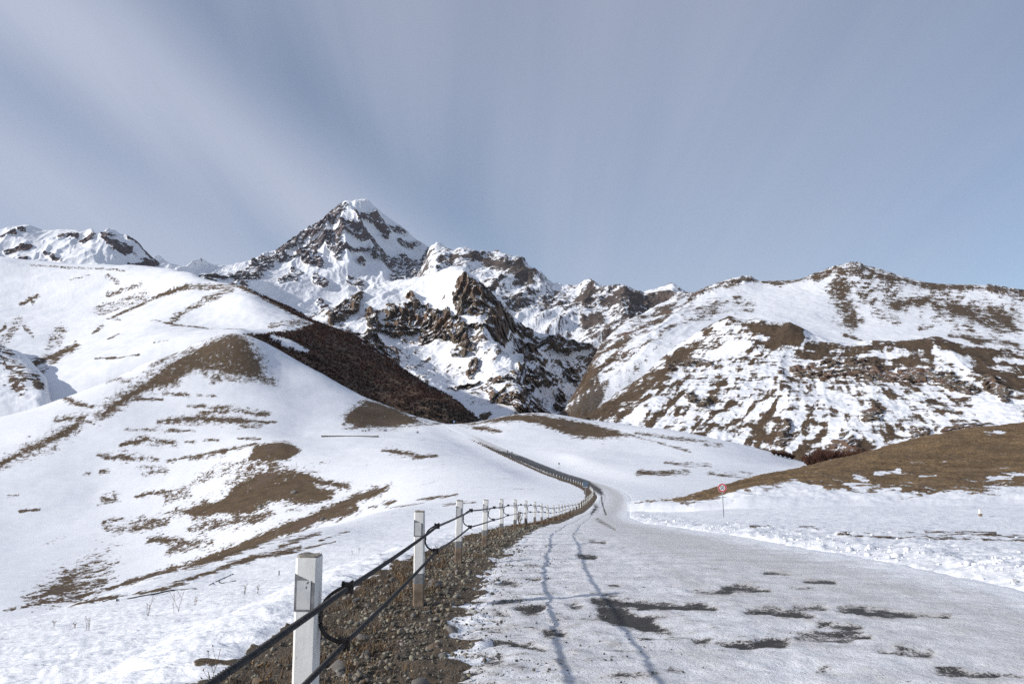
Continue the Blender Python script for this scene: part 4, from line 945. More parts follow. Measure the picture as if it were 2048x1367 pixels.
def tube_np(path, radii, n=8, lobes=0, twist=0.0, amp=0.0, cap=True):
    """swept tube; lobes + twist give a laid rope"""
    P = np.asarray(path, float); m = len(P)
    T = np.gradient(P, axis=0); T /= np.linalg.norm(T, axis=1)[:, None] + 1e-12
    ref = np.array([0, 0, 1.0]) if abs(T[:, 2]).mean() < 0.8 else np.array([0, 1.0, 0])
    A = np.cross(T, ref); A /= np.linalg.norm(A, axis=1)[:, None]
    Bv = np.cross(T, A)
    L = np.concatenate([[0], np.cumsum(np.linalg.norm(np.diff(P, axis=0), axis=1))])
    th = np.linspace(0, 2 * np.pi, n, endpoint=False)[None]
    r = np.broadcast_to(np.asarray(radii, float), (m,))[:, None] * np.ones((1, n))
    if lobes: r = r * (1 + amp * np.abs(np.cos(lobes * 0.5 * (th + (twist * L)[:, None]))) - amp * .5)
    V = P[:, None] + r[..., None] * (np.cos(th)[..., None] * A[:, None] + np.sin(th)[..., None] * Bv[:, None])
    i = np.arange(m * n).reshape(m, n); j = np.roll(i, -1, axis=1)
    q = np.stack([i[:-1], j[:-1], j[1:], i[1:]], -1).reshape(-1, 4)
    V = V.reshape(-1, 3); t = None
    if cap:
        c0, c1 = len(V), len(V) + 1
        V = np.vstack([V, P[:1], P[-1:]])
        t = np.concatenate([np.stack([j[0], i[0], np.full(n, c0)], -1), np.stack([i[-1], j[-1], np.full(n, c1)], -1)])
    return V, q, t
def join_np(parts):
    V, Q, T, o = [], [], [], 0
    for v, q, t in parts:
        V.append(v)
        if q is not None and len(q): Q.append(np.asarray(q) + o)
        if t is not None and len(t): T.append(np.asarray(t) + o)
        o += len(v)
    return np.vstack(V), (np.vstack(Q) if Q else None), (np.vstack(T) if T else None)
def tube_mesh(name, paths, radii, n=8, **kw):
    return mesh_np(name, *join_np([tube_np(p, radii, n, **kw) for p in paths]))
def smooth_path(pts, k=8):
    pts = np.asarray(pts, float); t = np.concatenate([[0], np.cumsum(np.linalg.norm(np.diff(pts, axis=0), axis=1))])
    q = np.linspace(0, t[-1], (len(pts) - 1) * k + 1)
    return np.stack([pchip(t, pts[:, i], q) for i in range(3)], 1)
def ground_zv(x, y):
    x, y = np.asarray(x, float), np.asarray(y, float); u = x / y
    j = np.clip(np.searchsorted(GY, y) - 1, 0, len(GY) - 2); b = (y - GY[j]) / (GY[j + 1] - GY[j])
    i = np.clip(np.searchsorted(GU, u) - 1, 0, len(GU) - 2); a = np.clip((u - GU[i]) / (GU[i + 1] - GU[i]), 0, 1)
    return (zg[j, i] * (1 - a) + zg[j, i + 1] * a) * (1 - b) + (zg[j + 1, i] * (1 - a) + zg[j + 1, i + 1] * a) * b

# ---- materials of the objects
def paint_mat():
    m, t, b = new_mat('white_paint')
    n1 = noise(t, 5, 6, 0.7, stretch=(3, 3, .7)); n2 = noise(t, 40, 4, .7); n3 = noise(t, 2.2, 3, .5)
    c = mixc(t, ramp(t, n1, .35, .75), (0.79, 0.785, 0.76), (0.63, 0.62, 0.59))
    c = mixc(t, M(t, 'MULTIPLY', ramp(t, n2, .66, .74), .75), c, (0.33, 0.29, 0.24))
    c = mixc(t, M(t, 'MULTIPLY', ramp(t, n3, .60, .8), .4), c, (0.45, 0.36, 0.26))
    t.links.new(c, b.inputs['Base Color']); b.inputs['Roughness'].default_value = .55
    bump(t, b, M(t, 'ADD', n2, n1), 0.0015, .6)
    return m
PAINT = paint_mat()
GREYP = plain_mat('grey_paint', (0.13, 0.135, 0.14), (0.24, 0.24, 0.245), 30, .6, .001)
REFL = plain_mat('reflector_film', (0.50, 0.51, 0.51), (0.60, 0.60, 0.59), 14, .4)
SCRATCH = plain_mat('black_scratch', (0.02, 0.02, 0.02), (0.05, 0.05, 0.05), 60)
CONC = plain_mat('raw_concrete', (0.16, 0.145, 0.125), (0.34, 0.31, 0.27), 28, .9, .004)
FOOTC = plain_mat('stained_concrete', (0.13, 0.10, 0.075), (0.30, 0.23, 0.17), 9, .9, .003)
WIRE = plain_mat('weathered_steel_rope', (0.030, 0.029, 0.029), (0.085, 0.08, 0.077), 60, .5, .0008, metal=.2)
IRON = plain_mat('dark_iron', (0.018, 0.017, 0.017), (0.075, 0.058, 0.048), 45, .6, .002, metal=.3)
STALK = plain_mat('dry_stalk', (0.10, 0.062, 0.034), (0.24, 0.16, 0.085), 60, .9)
STONE = plain_mat('grey_stone', (0.075, 0.072, 0.07), (0.24, 0.225, 0.205), 22, .85, .004, detail=6)
STONEB = plain_mat('brown_stone', (0.09, 0.068, 0.05), (0.23, 0.17, 0.12), 18, .85, .004, detail=6)
STEEL = plain_mat('galvanised_steel', (0.20, 0.21, 0.22), (0.34, 0.35, 0.36), 20, .5, metal=.4)

# ---- guard posts with their brackets
H, W = 1.0, 0.11
def seg(bm, z0, z1, w, ch=0.012):
    h = w / 2
    ring = [(-h + ch, -h), (h - ch, -h), (h, -h + ch), (h, h - ch), (h - ch, h), (-h + ch, h), (-h, h - ch), (-h, -h + ch)]
    a = [bm.verts.new((x, y, z0)) for x, y in ring]; b = [bm.verts.new((x, y, z1)) for x, y in ring]
    bm.faces.new(a[::-1]); bm.faces.new(b)
    for i in range(8):
        bm.faces.new((a[i], a[(i + 1) % 8], b[(i + 1) % 8], b[i]))
def slab(pts, y0, y1):
    bm = bmesh.new()
    a = [bm.verts.new((x, y0, z)) for x, z in pts]; b = [bm.verts.new((x, y1, z)) for x, z in pts]
    bm.faces.new(a); bm.faces.new(b[::-1])
    n = len(pts)
    for i in range(n): bm.faces.new((a[i], b[i], b[(i + 1) % n], a[(i + 1) % n]))
    return bm
CLAMP_U, CLAMP_L = (0.185, 0.03, H - 0.165), (0.175, 0.03, H - 0.43)
def make_post(detail=True):
    r = thing('guard_post', '', 'guard post')
    bm = bmesh.new(); seg(bm, 0.357, H - 0.006, W)
    link('shaft', bm_mesh('post_shaft', bm), PAINT, r)
    bm = bmesh.new(); seg(bm, H - 0.006, H + 0.004, W - 0.008, 0.014)
    bmesh.ops.subdivide_edges(bm, edges=list(bm.edges), cuts=2, use_grid_fill=True)
    for v in bm.verts:
        if v.co.z > H: v.co.z += random.uniform(-.007, .003)
    link('bare_top', bm_mesh('post_top', bm), CONC, r)
    bm = bmesh.new(); seg(bm, 0.25, 0.357, W + .001)
    link('grey_band', bm_mesh('post_band', bm), GREYP, r)
    bm = bmesh.new(); seg(bm, -0.35, 0.25, W + .003)
    link('foot', bm_mesh('post_foot', bm), FOOTC, r)
    f = -W / 2
    bm = slab([(-.054, H - .258), (.043, H - .258), (.043, H - .125), (-.054, H - .080)], f - .0015, f + .004)
    p = link('grey_panel', bm_mesh('post_panel', bm), GREYP, r)
    bm = slab([(-.042, H - .248), (.024, H - .248), (.024, H - .112), (-.042, H - .112)], f - .003, f)
    link('reflector', bm_mesh('post_reflector', bm), REFL, p)
    # bent double rod that carries both cables
    paths = []
    for o in (-.011, .011):
        paths.append(smooth_path([(.205, .05 + o, H - .135), (CLAMP_U[0], .03 + o, H - .150), (.135, .012 + o, H - .172), (.085, o, H - .215), (.066, o, H - .262),
                                  (.064, o, H - .325), (.078, o, H - .365), (.115, .01 + o, H - .400), (CLAMP_L[0], .03 + o, H - .427), (.19, .045 + o, H - .437)], 6))
    paths.append(smooth_path([(.02, f + .11, H - .29), (.066, .0, H - .29), (.07, .015, H - .292)], 4))
    b = link('bracket', tube_mesh('post_bracket', paths, .0075, 8), IRON, r)
    for c in (CLAMP_U, CLAMP_L):
        bm = bmesh.new()
        bmesh.ops.create_cone(bm, cap_ends=True, segments=12, radius1=.024, radius2=.024, depth=.05)
        bmesh.ops.rotate(bm, verts=bm.verts, cent=(0, 0, 0), matrix=__import__('mathutils').Matrix.Rotation(math.pi / 2, 3, 'X'))
        bm_box(bm, (0, 0, .018), (.058, .03, .022), .004); bm_box(bm, (0, .02, -.014), (.05, .022, .02), .004)
        for sx in (-1, 1):
            q = bmesh.ops.create_cone(bm, cap_ends=True, segments=6, radius1=.0085, radius2=.0085, depth=.06)
            bmesh.ops.translate(bm, verts=q['verts'], vec=(sx * .022, 0, .004))
        bmesh.ops.translate(bm, verts=bm.verts, vec=c)
        link('clamp', bm_mesh('post_clamp', bm), IRON, b)
    return r
# walk along the fence line
def fence_walk(y0, y1, step):
    ys = np.linspace(y0, y1, int((y1 - y0) * 40)); xs = fence_x(ys)
    L = np.concatenate([[0], np.cumsum(np.hypot(np.diff(xs), np.diff(ys)))])
    return [float(np.interp(k * step, L, ys)) for k in range(int(L[-1] / step) + 1)]
post_y = [4.0, 8.7] + fence_walk(13.2, 165, 4.5)
ORD = ['', 'second', 'third', 'fourth', 'fifth', 'sixth', 'seventh', 'eighth', 'ninth', 'tenth', 'eleventh', 'twelfth', 'thirteenth', 'fourteenth']
proto = make_post()
sink = {0: 0, 1: 0, 4: .06}
cab_u, cab_l = [], []
PG = 'guard posts of the roadside cable fence'
from mathutils import Matrix
for k, y in enumerate(post_y):
    o = proto if k == 0 else copy_thing(proto)
    x = float(fence_x(y)); hd = math.atan2(float(fence_x(y + .5) - fence_x(y - .5)), 1.0)
    z = float(fence_z(y)) + random.uniform(-.03, .03) * (k > 1)
    rot = (random.gauss(0, .012) * (k > 0), random.gauss(0, .014) * (k > 0) + .006, -hd * .8 + random.gauss(0, .03) * (k > 0))
    o.location = (x, y, z); o.rotation_euler = rot
    if k == 0: lab = 'white guard post with chipped bare top and black scratches on its reflector'
    elif k < len(ORD): lab = f'white guard post, {ORD[k]} in the cable fence counted from the chipped, scratched post'
    else: lab = 'small white guard post in the cable fence where it runs down to the bend'
    o['label'] = lab; o['group'] = PG
    Mx = Matrix.Translation(o.location) @ __import__('mathutils').Euler(rot).to_matrix().to_4x4()
    cab_u.append(Mx @ Vector(CLAMP_U)); cab_l.append(Mx @ Vector(CLAMP_L))
# scratches on the first reflector
for q in ([(.004, H - .125), (.012, H - .115), (.013, H - .118), (.006, H - .128)], [(-.001, H - .150), (.003, H - .138), (.005, H - .139), (.001, H - .151)]):
    link('scratch', bm_mesh('scratch', slab(q, -W / 2 - .0045, -W / 2 - .002)), SCRATCH, proto)
def tiny_post():
    r = thing('guard_post', 'tiny white guard post on the brown verge of the bare dark road beyond the bend', 'guard post', group='guard posts beyond the bend')
    bm = bmesh.new(); seg(bm, .32, H, W * 1.1); link('shaft', bm_mesh('far_post_shaft', bm), PAINT, r)
    bm = bmesh.new(); seg(bm, -.3, .32, W * 1.1 + .002); link('foot', bm_mesh('far_post_foot', bm), FOOTC, r)
    return r
tp = tiny_post(); first = True
for y in fence_walk(172, 300, 7.5) + [345, 372]:
    o = tp if first else copy_thing(tp); first = False
    x = float(fence_x(y)) - .2
    o.location = (x, y, ground_z(x, y) - .02); o.rotation_euler = (random.gauss(0, .02), random.gauss(0, .02), random.gauss(0, .2))

# ---- the two wire ropes
def rope(pts, name, label):
    p0 = Vector((pts[0].x + .0, -0.6, pts[0].z + .30))
    pts = [p0] + pts
    fine, coarse = [], []
    for a, b in zip(pts[:-1], pts[1:]):
        L = (b - a).length; sag = .012 * random.uniform(.4, 1.6)
        n = int(L / (.003 if a.y < 3.9 else .006 if a.y < 8.6 else .03 if a.y < 20 else .3)) + 2
        for t in np.linspace(0, 1, n, endpoint=False):
            q = a.lerp(b, float(t)); q.z -= sag * 4 * t * (1 - t); fine.append(tuple(q))
    fine.append(tuple(pts[-1]))
    P = np.array(fine)
    ys = P[:, 1]
    near = P[ys < 20]; far = P[ys >= 20]
    far = np.vstack([near[-1:], far])
    V1 = tube_np(near, .0098, 18, lobes=6, twist=52.0, amp=.85)
    V2 = tube_np(far, .0105, 6)
    link(name, mesh_np(name, *join_np([V1, V2])), WIRE, label=label, cat='cable', group='steel cables of the roadside fence')
rope(cab_u, 'steel_cable', 'upper twisted steel cable strung along the white guard posts')
rope(cab_l, 'steel_cable', 'lower twisted steel cable strung along the white guard posts')

# ---- speed sign
def disc(r0, r1, y0, y1, n=48):
    bm = bmesh.new(); a, b, c, e = [], [], [], []
    for i in range(n):
        t = 2 * math.pi * i / n; co, si = math.cos(t), math.sin(t)
        a.append(bm.verts.new((r1 * co, y0, r1 * si))); b.append(bm.verts.new((r1 * co, y1, r1 * si)))
        if r0 > 0: c.append(bm.verts.new((r0 * co, y0, r0 * si))); e.append(bm.verts.new((r0 * co, y1, r0 * si)))
    if r0 == 0:
        bm.faces.new(a); bm.faces.new(b)
    for i in range(n):
        j = (i + 1) % n
        bm.faces.new((a[i], a[j], b[j], b[i]))
        if r0 > 0:
            bm.faces.new((c[i], e[i], e[j], c[j])); bm.faces.new((a[i], c[i], c[j], a[j])); bm.faces.new((b[i], b[j], e[j], e[i]))
    return bm
def flat_mat(name, c, rough=.45):
    return plain_mat(name, c, tuple(v * .86 for v in c), 3, rough)
def text_mesh(s, size, name):
    cu = bpy.data.curves.new(name, 'FONT'); cu.body = s; cu.size = size; cu.align_x = 'CENTER'; cu.align_y = 'CENTER'; cu.extrude = .001; cu.offset = .004
    ob = bpy.data.objects.new(name, cu); COL.objects.link(ob)
    dg = bpy.context.evaluated_depsgraph_get(); me = bpy.data.meshes.new_from_object(ob.evaluated_get(dg))
    bpy.data.objects.remove(ob); return me
def cyl_mesh(name, r, z0, z1, n=14):
    return tube_mesh(name, [[(0, 0, z0), (0, 0, (z0 + z1) / 2), (0, 0, z1)]], r, n)
sp_pos = at(1447, 1016, 57.0)
gz = ground_z(sp_pos.x, sp_pos.y)
sg = thing('speed_limit_sign', 'round red and white 50 speed limit sign on a thin grey pole in snow', 'road sign', (sp_pos.x, sp_pos.y, gz), (0, math.radians(-1.5), math.radians(-6)))
hc = sp_pos.z - gz + 1.43
pole = link('pole', cyl_mesh('sign_pole', .030, -.4, hc + .2), STEEL, sg)
link('tape', cyl_mesh('sign_tape', .033, hc - .84, hc - .76), flat_mat('green_tape', (.10, .42, .14)), pole)
GREY_BACK = flat_mat('sign_back', (.35, .36, .37))
def moved(bm, z, y=0):
    bmesh.ops.translate(bm, verts=bm.verts, vec=(0, y, z)); return bm
pan = link('panel', bm_mesh('sign_panel', moved(disc(0, .31, -.052, -.034), hc)), flat_mat('sign_white', (.72, .71, .70)), sg)
link('red_ring', bm_mesh('sign_ring', moved(disc(.205, .295, -.056, -.050), hc)), flat_mat('sign_red', (.48, .022, .035)), pan)
nm = text_mesh('50', .33, 'sign_number')
nm.transform(Matrix.Translation((0, -.056, hc)) @ Matrix.Rotation(math.pi / 2, 4, 'X') @ Matrix.Diagonal((.86, 1.12, 1, 1)))
link('number', nm, flat_mat('sign_black', (.03, .03, .04)), pan)

# ---- blue sign at the bend, seen at an angle
bp = at(1171, 1012, 112.0); bx = bp.x; gz = ground_z(bx, 112.0)
bs = thing('blue_road_sign', 'pale blue rectangular road sign on a post at the road bend', 'road sign', (bx, 112.0, gz), (0, 0, math.radians(10)))
pl = link('pole', cyl_mesh('blue_sign_pole', .04, -.4, 2.75), STEEL, bs)
bm = bmesh.new(); bm_box(bm, (0, -.06, 2.35), (.66, .03, .86), .004)
bpn = link('panel', bm_mesh('blue_panel', bm), flat_mat('sign_blue', (.17, .23, .29)), bs)
bm = bmesh.new(); bm_box(bm, (0, -.078, 1.985), (.60, .008, .09))
link('white_strip', bm_mesh('blue_strip', bm), flat_mat('sign_white_strip', (.7, .7, .7)), bpn)

# ---- back of a round sign beside the far road
h1 = hit(1118, 939, 150); 
fs = thing('road_sign', 'small grey back of a road sign on a pole in the snow beyond the bend', 'road sign', h1, (0, 0, .4))
link('pole', cyl_mesh('far_sign_pole', .06, -.4, 2.6), STEEL, fs)
link('panel', bm_mesh('far_sign_panel', moved(disc(0, .38, -.09, -.065, 24), 2.3)), GREY_BACK, fs)
h2 = hit(908, 851, 300)
cs = thing('crest_sign', 'tiny blue and white sign on the crest where the far road disappears', 'road sign', h2)
link('pole', cyl_mesh('crest_sign_pole', .09, -.5, 3.4), STEEL, cs)
bm = bmesh.new(); bm_box(bm, (0, -.12, 2.9), (1.1, .05, 1.2), .01); link('panel', bm_mesh('crest_panel', bm), flat_mat('crest_blue', (.2, .3, .5)), cs)

# ---- two walkers on the bare stretch of road
def walker(px, py, col, label, hgt):
    p = hit(px, py, 250)
    sk = [(0, 0, .93), (0, .02, 1.15), (0, .03, 1.38), (0, .03, 1.50), (0, .0, 1.64), (0, -.01, 1.74),
          (-.19, .03, 1.40), (-.25, .06, 1.15), (-.24, -.06, .93), (.19, .03, 1.40), (.25, -.02, 1.15), (.23, -.12, .95),
          (-.10, 0, .88), (-.11, -.10, .48), (-.11, .02, .08), (-.11, -.12, .04), (.10, 0, .88), (.11, .10, .47), (.11, .22, .10), (.11, .10, .05)]
    ed = [(0, 1), (1, 2), (2, 3), (3, 4), (4, 5), (2, 6), (6, 7), (7, 8), (2, 9), (9, 10), (10, 11), (0, 12), (12, 13), (13, 14), (14, 15), (0, 16), (16, 17), (17, 18), (18, 19)]
    rad = [.15, .17, .18, .06, .10, .07, .075, .06, .045, .075, .06, .045, .11, .075, .05, .04, .11, .075, .05, .04]
    me = bpy.data.meshes.new('person'); me.from_pydata(sk, ed, [])
    ob = bpy.data.objects.new('tmp', me); COL.objects.link(ob)
    m = ob.modifiers.new('s', 'SKIN')
    for i, v in enumerate(me.skin_vertices[0].data):
        v.radius = (rad[i], rad[i]); v.use_root = i == 0
    ob.modifiers.new('u', 'SUBSURF').levels = 1
    dg = bpy.context.evaluated_depsgraph_get(); bo = bpy.data.meshes.new_from_object(ob.evaluated_get(dg))
    bpy.data.objects.remove(ob)
    for q in bo.polygons: q.use_smooth = True
    o = link('person', bo, plain_mat('clothes', col, tuple(c * 1.5 for c in col), 8), label=label, cat='person', group='walkers on the far road')
    o.location = p; o.scale = (hgt / 1.8,) * 3
    cap = bmesh.new(); bmesh.ops.create_icosphere(cap, subdivisions=2, radius=.115); bmesh.ops.translate(cap, verts=cap.verts, vec=(0, 0.01, 1.72))
    link('hat', bm_mesh('hat', cap, True), plain_mat('hat_wool', (.02, .02, .025), (.04, .04, .045), 20), o)
walker(1015, 907, (.012, .012, .014), 'person in black walking on the bare dark road, the taller of two', 1.85)
walker(1024, 909, (.03, .028, .03), 'person in dark grey following on the bare dark road, the shorter of two', 1.6)

# ---- low wall and blocks on the slope
w0, w1 = hit(643, 874, 250), hit(757, 874, 250)
wl = (w1 - w0); 
wt = thing('retaining_wall', 'long low dark grey concrete wall on the snowy slope', 'wall', w0, (0, 0, math.atan2(wl.y, wl.x)))
Lw = math.hypot(wl.x, wl.y)
bm = bmesh.new()
nW = 12
for i in range(nW):
    bm_box(bm, (Lw * (i + .5) / nW, 0, .2 + random.uniform(-.06, .1)), (Lw / nW * .985, .5, 1.7), .04)
link('wall_body', bm_mesh('wall_body', bm), plain_mat('dark_concrete', (.05, .047, .043), (.12, .11, .10), 1.2, .9, .03), wt)
bm = bmesh.new(); bm_box(bm, (Lw / 2, 0, 1.13), (Lw * .97, .62, .1), .02)
link('snow_cap', bm_mesh('wall_snow', bm), plain_mat('wall_snow', SNOW, SNOW, 2), wt)
BL = plain_mat('block_concrete', (.20, .21, .23), (.30, .31, .33), 2.0, .9, .02)
for px, py, w, lab in [(725, 863, 1.2, None), (731, 863, 1.2, None), (737, 862, 1.2, None), (770, 862, 2.0, 'low dark concrete block on snow below the brown triangular slope'), (835, 866, 1.3, 'single small dark block on snow near the road crest')]:
    p = hit(px, py, 250); bm = bmesh.new(); bm_box(bm, (0, 0, .45), (w, .9, 1.3), .12)
    for v in bm.verts: v.co += Vector((random.uniform(-.06, .06), random.uniform(-.06, .06), random.uniform(-.06, .06)))
    o = link('concrete_block', bm_mesh('concrete_block', bm), BL, label=lab or 'small grey concrete block, one of three side by side above the low wall', cat='block', group='concrete blocks on the slope')
    o.location = p; o.rotation_euler = (0, 0, random.uniform(-.2, .2))

# ---- stones, boulders
def rock_mesh(name, seed, sub=2, flat=.7, rough=.3):
    r = np.random.default_rng(seed)
    bm = bmesh.new(); bmesh.ops.create_icosphere(bm, subdivisions=sub, radius=1.0)
    co = np.array([v.co[:] for v in bm.verts])
    cuts = r.normal(size=(7, 3)); cuts /= np.linalg.norm(cuts, axis=1)[:, None]
    for c in cuts:
        dd = co @ c; lim = r.uniform(.62, .9); k = dd > lim
        co[k] -= np.outer((dd[k] - lim) * .85, c)
    co *= (1 + rough * .6 * fbm(co[:, 0] * 1.3 + seed, co[:, 1] * 1.3, co[:, 2] * 1.3, o=3))[:, None]
    co *= r.uniform(.75, 1.2, 3) * np.array([1, 1, flat])
    for v, c in zip(bm.verts, co): v.co = c
    return bm_mesh(name, bm, True)
rocks = [rock_mesh('stone_shape', 300 + i) for i in range(6)]
rocks_b = [m.copy() for m in rocks]
for (px, py, r, lab) in [(587, 987, 1.15, 'snow-ringed grey boulder in the large brown patch of the bowl'), (645, 1039, .72, 'grey boulder at the edge of snow on the long brown bank'),
                         (521, 1014, .95, 'dark boulder beside a snow tongue in the large brown patch'), (537, 1007, .6, 'small dark boulder behind the one beside the snow tongue'),
                         (424, 1058, .7, 'dark boulder on the brown tufted slope below the large patch'), (680, 1085 - 82, .4, 'small grey rock at the tip of the brown bank')]:
    p = hit(px, py, 60)
    me = rock_mesh('boulder', 400 + px, 3, .75, .4)
    o = link('boulder', me, STONE, label=lab, cat='boulder', group='boulders in the bowl')
    o.location = p + Vector((0, 0, r * .2)); o.scale = (r * 1.3, r, r); o.rotation_euler = (0, 0, px)
r_ = np.random.default_rng(77)
n_ind = 0
while n_ind < 60:
    y = float(np.exp(r_.uniform(math.log(3.2), math.log(14)))); dx = r_.uniform(-.75, .62)
    x = float(fence_x(y)) + dx
    s_ = float(np.clip(r_.lognormal(math.log(.034), .42), .02, .085))
    if abs(dx) < .1 and abs(y - 4) < .15: continue
    brown = r_.random() < .3
    me = (rocks_b if brown else rocks)[n_ind % 6]
    o = link('stone', me, None, cat='stone', group='stones in the gravel verge')
    if not me.materials: me.materials.append(STONEB if brown else STONE)
    big_ = s_ > .05
    o['label'] = ('large ' if big_ else 'small ') + ('rusty brown' if brown else 'rounded grey') + ' stone lying in the gravel verge under the cable fence'
    o.location = (x, y, ground_z(x, y) + s_ * .25); o.scale = (s_, s_, s_); o.rotation_euler = (r_.uniform(-.4, .4), r_.uniform(-.4, .4), r_.uniform(0, 6.3))
    n_ind += 1

def scatter_lumps(name, x, y, z, size, tint, mat, seed, flat=.7, sub=1, kind='stuff', label=None, cat=None):
    """many small faceted lumps in one mesh"""
    r = np.random.default_rng(seed)
    tm = []
    for i in range(8):
        bm = bmesh.new(); bmesh.ops.create_icosphere(bm, subdivisions=sub, radius=1.0)
        co = np.array([v.co[:] for v in bm.verts]); fc = np.array([[v.index for v in f.verts] for f in bm.faces]); bm.free()
        co *= r.uniform(.7, 1.2, (len(co), 1)); co *= r.uniform(.65, 1.25, 3) * np.array([1, 1, flat]); tm.append(co)
    tm = np.array(tm); n = len(x)
    k = r.integers(0, 8, n); a = r.uniform(0, 6.28, n); b = r.uniform(-.5, .5, n)
    co = tm[k] * size[:, None, None]
    ca, sa, cb, sb = (f[:, None] for f in (np.cos(a), np.sin(a), np.cos(b), np.sin(b)))
    X0, Y0, Z0 = co[..., 0], co[..., 1], co[..., 2]
    Y1, Z1 = Y0 * cb - Z0 * sb, Y0 * sb + Z0 * cb
    V = np.stack([X0 * ca - Y1 * sa + x[:, None], X0 * sa + Y1 * ca + y[:, None], Z1 + z[:, None]], -1)
    T = (fc[None] + (np.arange(n) * tm.shape[1])[:, None, None]).reshape(-1, 3)
    tt = np.repeat(tint, tm.shape[1], axis=0)
    me = mesh_np(name, V.reshape(-1, 3), None, T, smooth=(sub > 1), attrs={'tint': tt})
    return link(name, me, mat, kind=kind, label=label, cat=cat)
GRAV = attr_mat('gravel_stones', .85, .3, 60)
n = 17000
y = np.exp(r_.uniform(math.log(2.6), math.log(34), n)); dx = np.clip(r_.normal(-.16, .38, n), -.9, .85)
x = fence_x(y) + dx
sz = np.clip(r_.lognormal(math.log(.0062), .70, n), .003, .030) * np.interp(y, [3, 10, 34], [1, 1.35, 2.6])
g0 = r_.uniform(.07, .27, n); tint = np.stack([g0 * r_.uniform(1, 1.12, n), g0 * r_.uniform(.93, .99, n), g0 * r_.uniform(.70, .86, n)], 1)
scatter_lumps('gravel', x, y, ground_zv(x, y) + sz * .25, sz, tint, GRAV, 5, .75, 1, label='dark loose gravel along the road edge under the cable fence', cat='gravel')
n = 3200
y = np.exp(r_.uniform(math.log(3.0), math.log(18), n)); dx = .5 + r_.exponential(.75, n) * np.where(r_.random(n) < .2, 3, 1)
x = fence_x(y) + dx; keep = dx < 6; x, y = x[keep], y[keep]; n = len(x)
sz = np.clip(r_.lognormal(math.log(.0042), .5, n), .002, .014) * np.interp(y, [3, 18], [1, 1.8])
g0 = r_.uniform(.04, .16, n); tint = np.stack([g0 * 1.05, g0, g0 * .9], 1)
scatter_lumps('road_grit', x, y, fence_z(y) + .03 + sz * .2, sz, tint, GRAV, 15, .75, 1, label='dark grit scattered over the packed snow of the road', cat='grit')
# ploughed snow clods on the bank and crumbs on the road
CLOD = attr_mat('snow_clods', .7, .06, 9)
n = 1700
y = np.exp(r_.uniform(math.log(7), math.log(75), n)); bd = np.abs(r_.normal(0, 1, n)) * np.where(r_.random(n) < .5, 2.2, .7) + .2 * r_.normal(size=n)
x = fence_x(y) + VERGE + road_w(y) + bd + .1
keep = np.abs(x / y) < .84; x, y = x[keep], y[keep]
sz = np.clip(r_.lognormal(math.log(.015), .6, len(x)), .006, .09)
g0 = r_.uniform(.74, .86, len(x)); tint = np.stack([g0 * .99, g0, g0 * 1.03], 1)
dirty = r_.random(len(x)) < .05; tint[dirty] *= .45
scatter_lumps('snow_clods', x, y, ground_zv(x, y) + sz * .2, sz, tint, CLOD, 6, .75, 2, label='ploughed snow clods heaped along the right edge of the road', cat='snow')

# ---- dry plants
def stalk(seed, h, branches=6, lean=.12, r0=.004):
    r = np.random.default_rng(seed); main, tw = [], []
    a = r.uniform(0, 6.28); k = 9
    t = np.linspace(0, 1, k)
    wob = np.cumsum(r.normal(0, .02, (k, 2)), axis=0) * h
    P = np.stack([np.cos(a) * lean * h * t ** 1.6 + wob[:, 0], np.sin(a) * lean * h * t ** 1.6 + wob[:, 1], h * t - .03 * (t == 0)], 1)
    main.append((P, np.linspace(r0, r0 * .45, k)))
    for i in range(branches):
        j = r.integers(3, k - 1); L = h * r.uniform(.12, .38); b = r.uniform(0, 6.28); q = np.linspace(0, 1, 5)
        Q = P[j] + np.stack([np.cos(b) * L * .6 * q, np.sin(b) * L * .6 * q, L * (.5 * q + .3 * q * q)], 1) + np.cumsum(r.normal(0, .012 * h, (5, 3)), axis=0) * q[:, None]
        tw.append((Q, np.linspace(r0 * .6, r0 * .3, 5)))
    return main, tw
def heads(points, r, seed):
    q = np.random.default_rng(seed); parts = []
    for p in points:
        for _ in range(5):
            dv = q.normal(size=3); dv /= np.linalg.norm(dv)
            parts.append(tube_np(np.array([p, p + dv * r * .6, p + dv * r * 1.4]), [r * .35, r * .45, r * .1], 4))
    return join_np(parts)
def weed(name, p, h, seed, label, group, nst=1, branches=6, r0=.004, head=.010, lean=.12):
    o = thing(name, label, 'dry plant', p, group=group); rr = np.random.default_rng(seed)
    tips = []
    for s_ in range(nst):
        m_, t_ = stalk(seed * 31 + s_, h * rr.uniform(.65, 1) if s_ else h, branches, lean * rr.uniform(.5, 2.0), r0)
        ofs = np.array([rr.normal(0, .04), rr.normal(0, .04), 0]) * (s_ > 0) * min(1, h * 2)
        st = link('stem', mesh_np('stem', *join_np([tube_np(a + ofs, b, 5) for a, b in m_])), STALK, o)
        if t_: link('twigs', mesh_np('twigs', *join_np([tube_np(a + ofs, b, 4) for a, b in t_])), STALK, st, kind='stuff')
        tips += [a[-1] + ofs for a, b in t_]
    if head and tips: link('seed_heads', mesh_np('seed_heads', *heads(tips, head, seed)), STALK, o, kind='stuff')
    return o
WG = 'dry weeds by the fence'
def on_verge(px, y, dz=0):
    u = float(ray(px, 1000)[0]); return Vector((u * y, y, ground_z(u * y, y)))
weed('dry_weed', on_verge(556, 4.15), .38, 11, 'thick dry thistle stalk rising just left of the chipped guard post', WG, 1, 5, .007, .014, .03)
weed('dry_weed', on_verge(540, 4.6), .36, 12, 'branching dry weed bending left beside the thick thistle stalk', WG, 2, 6, .0045, .014, .35)
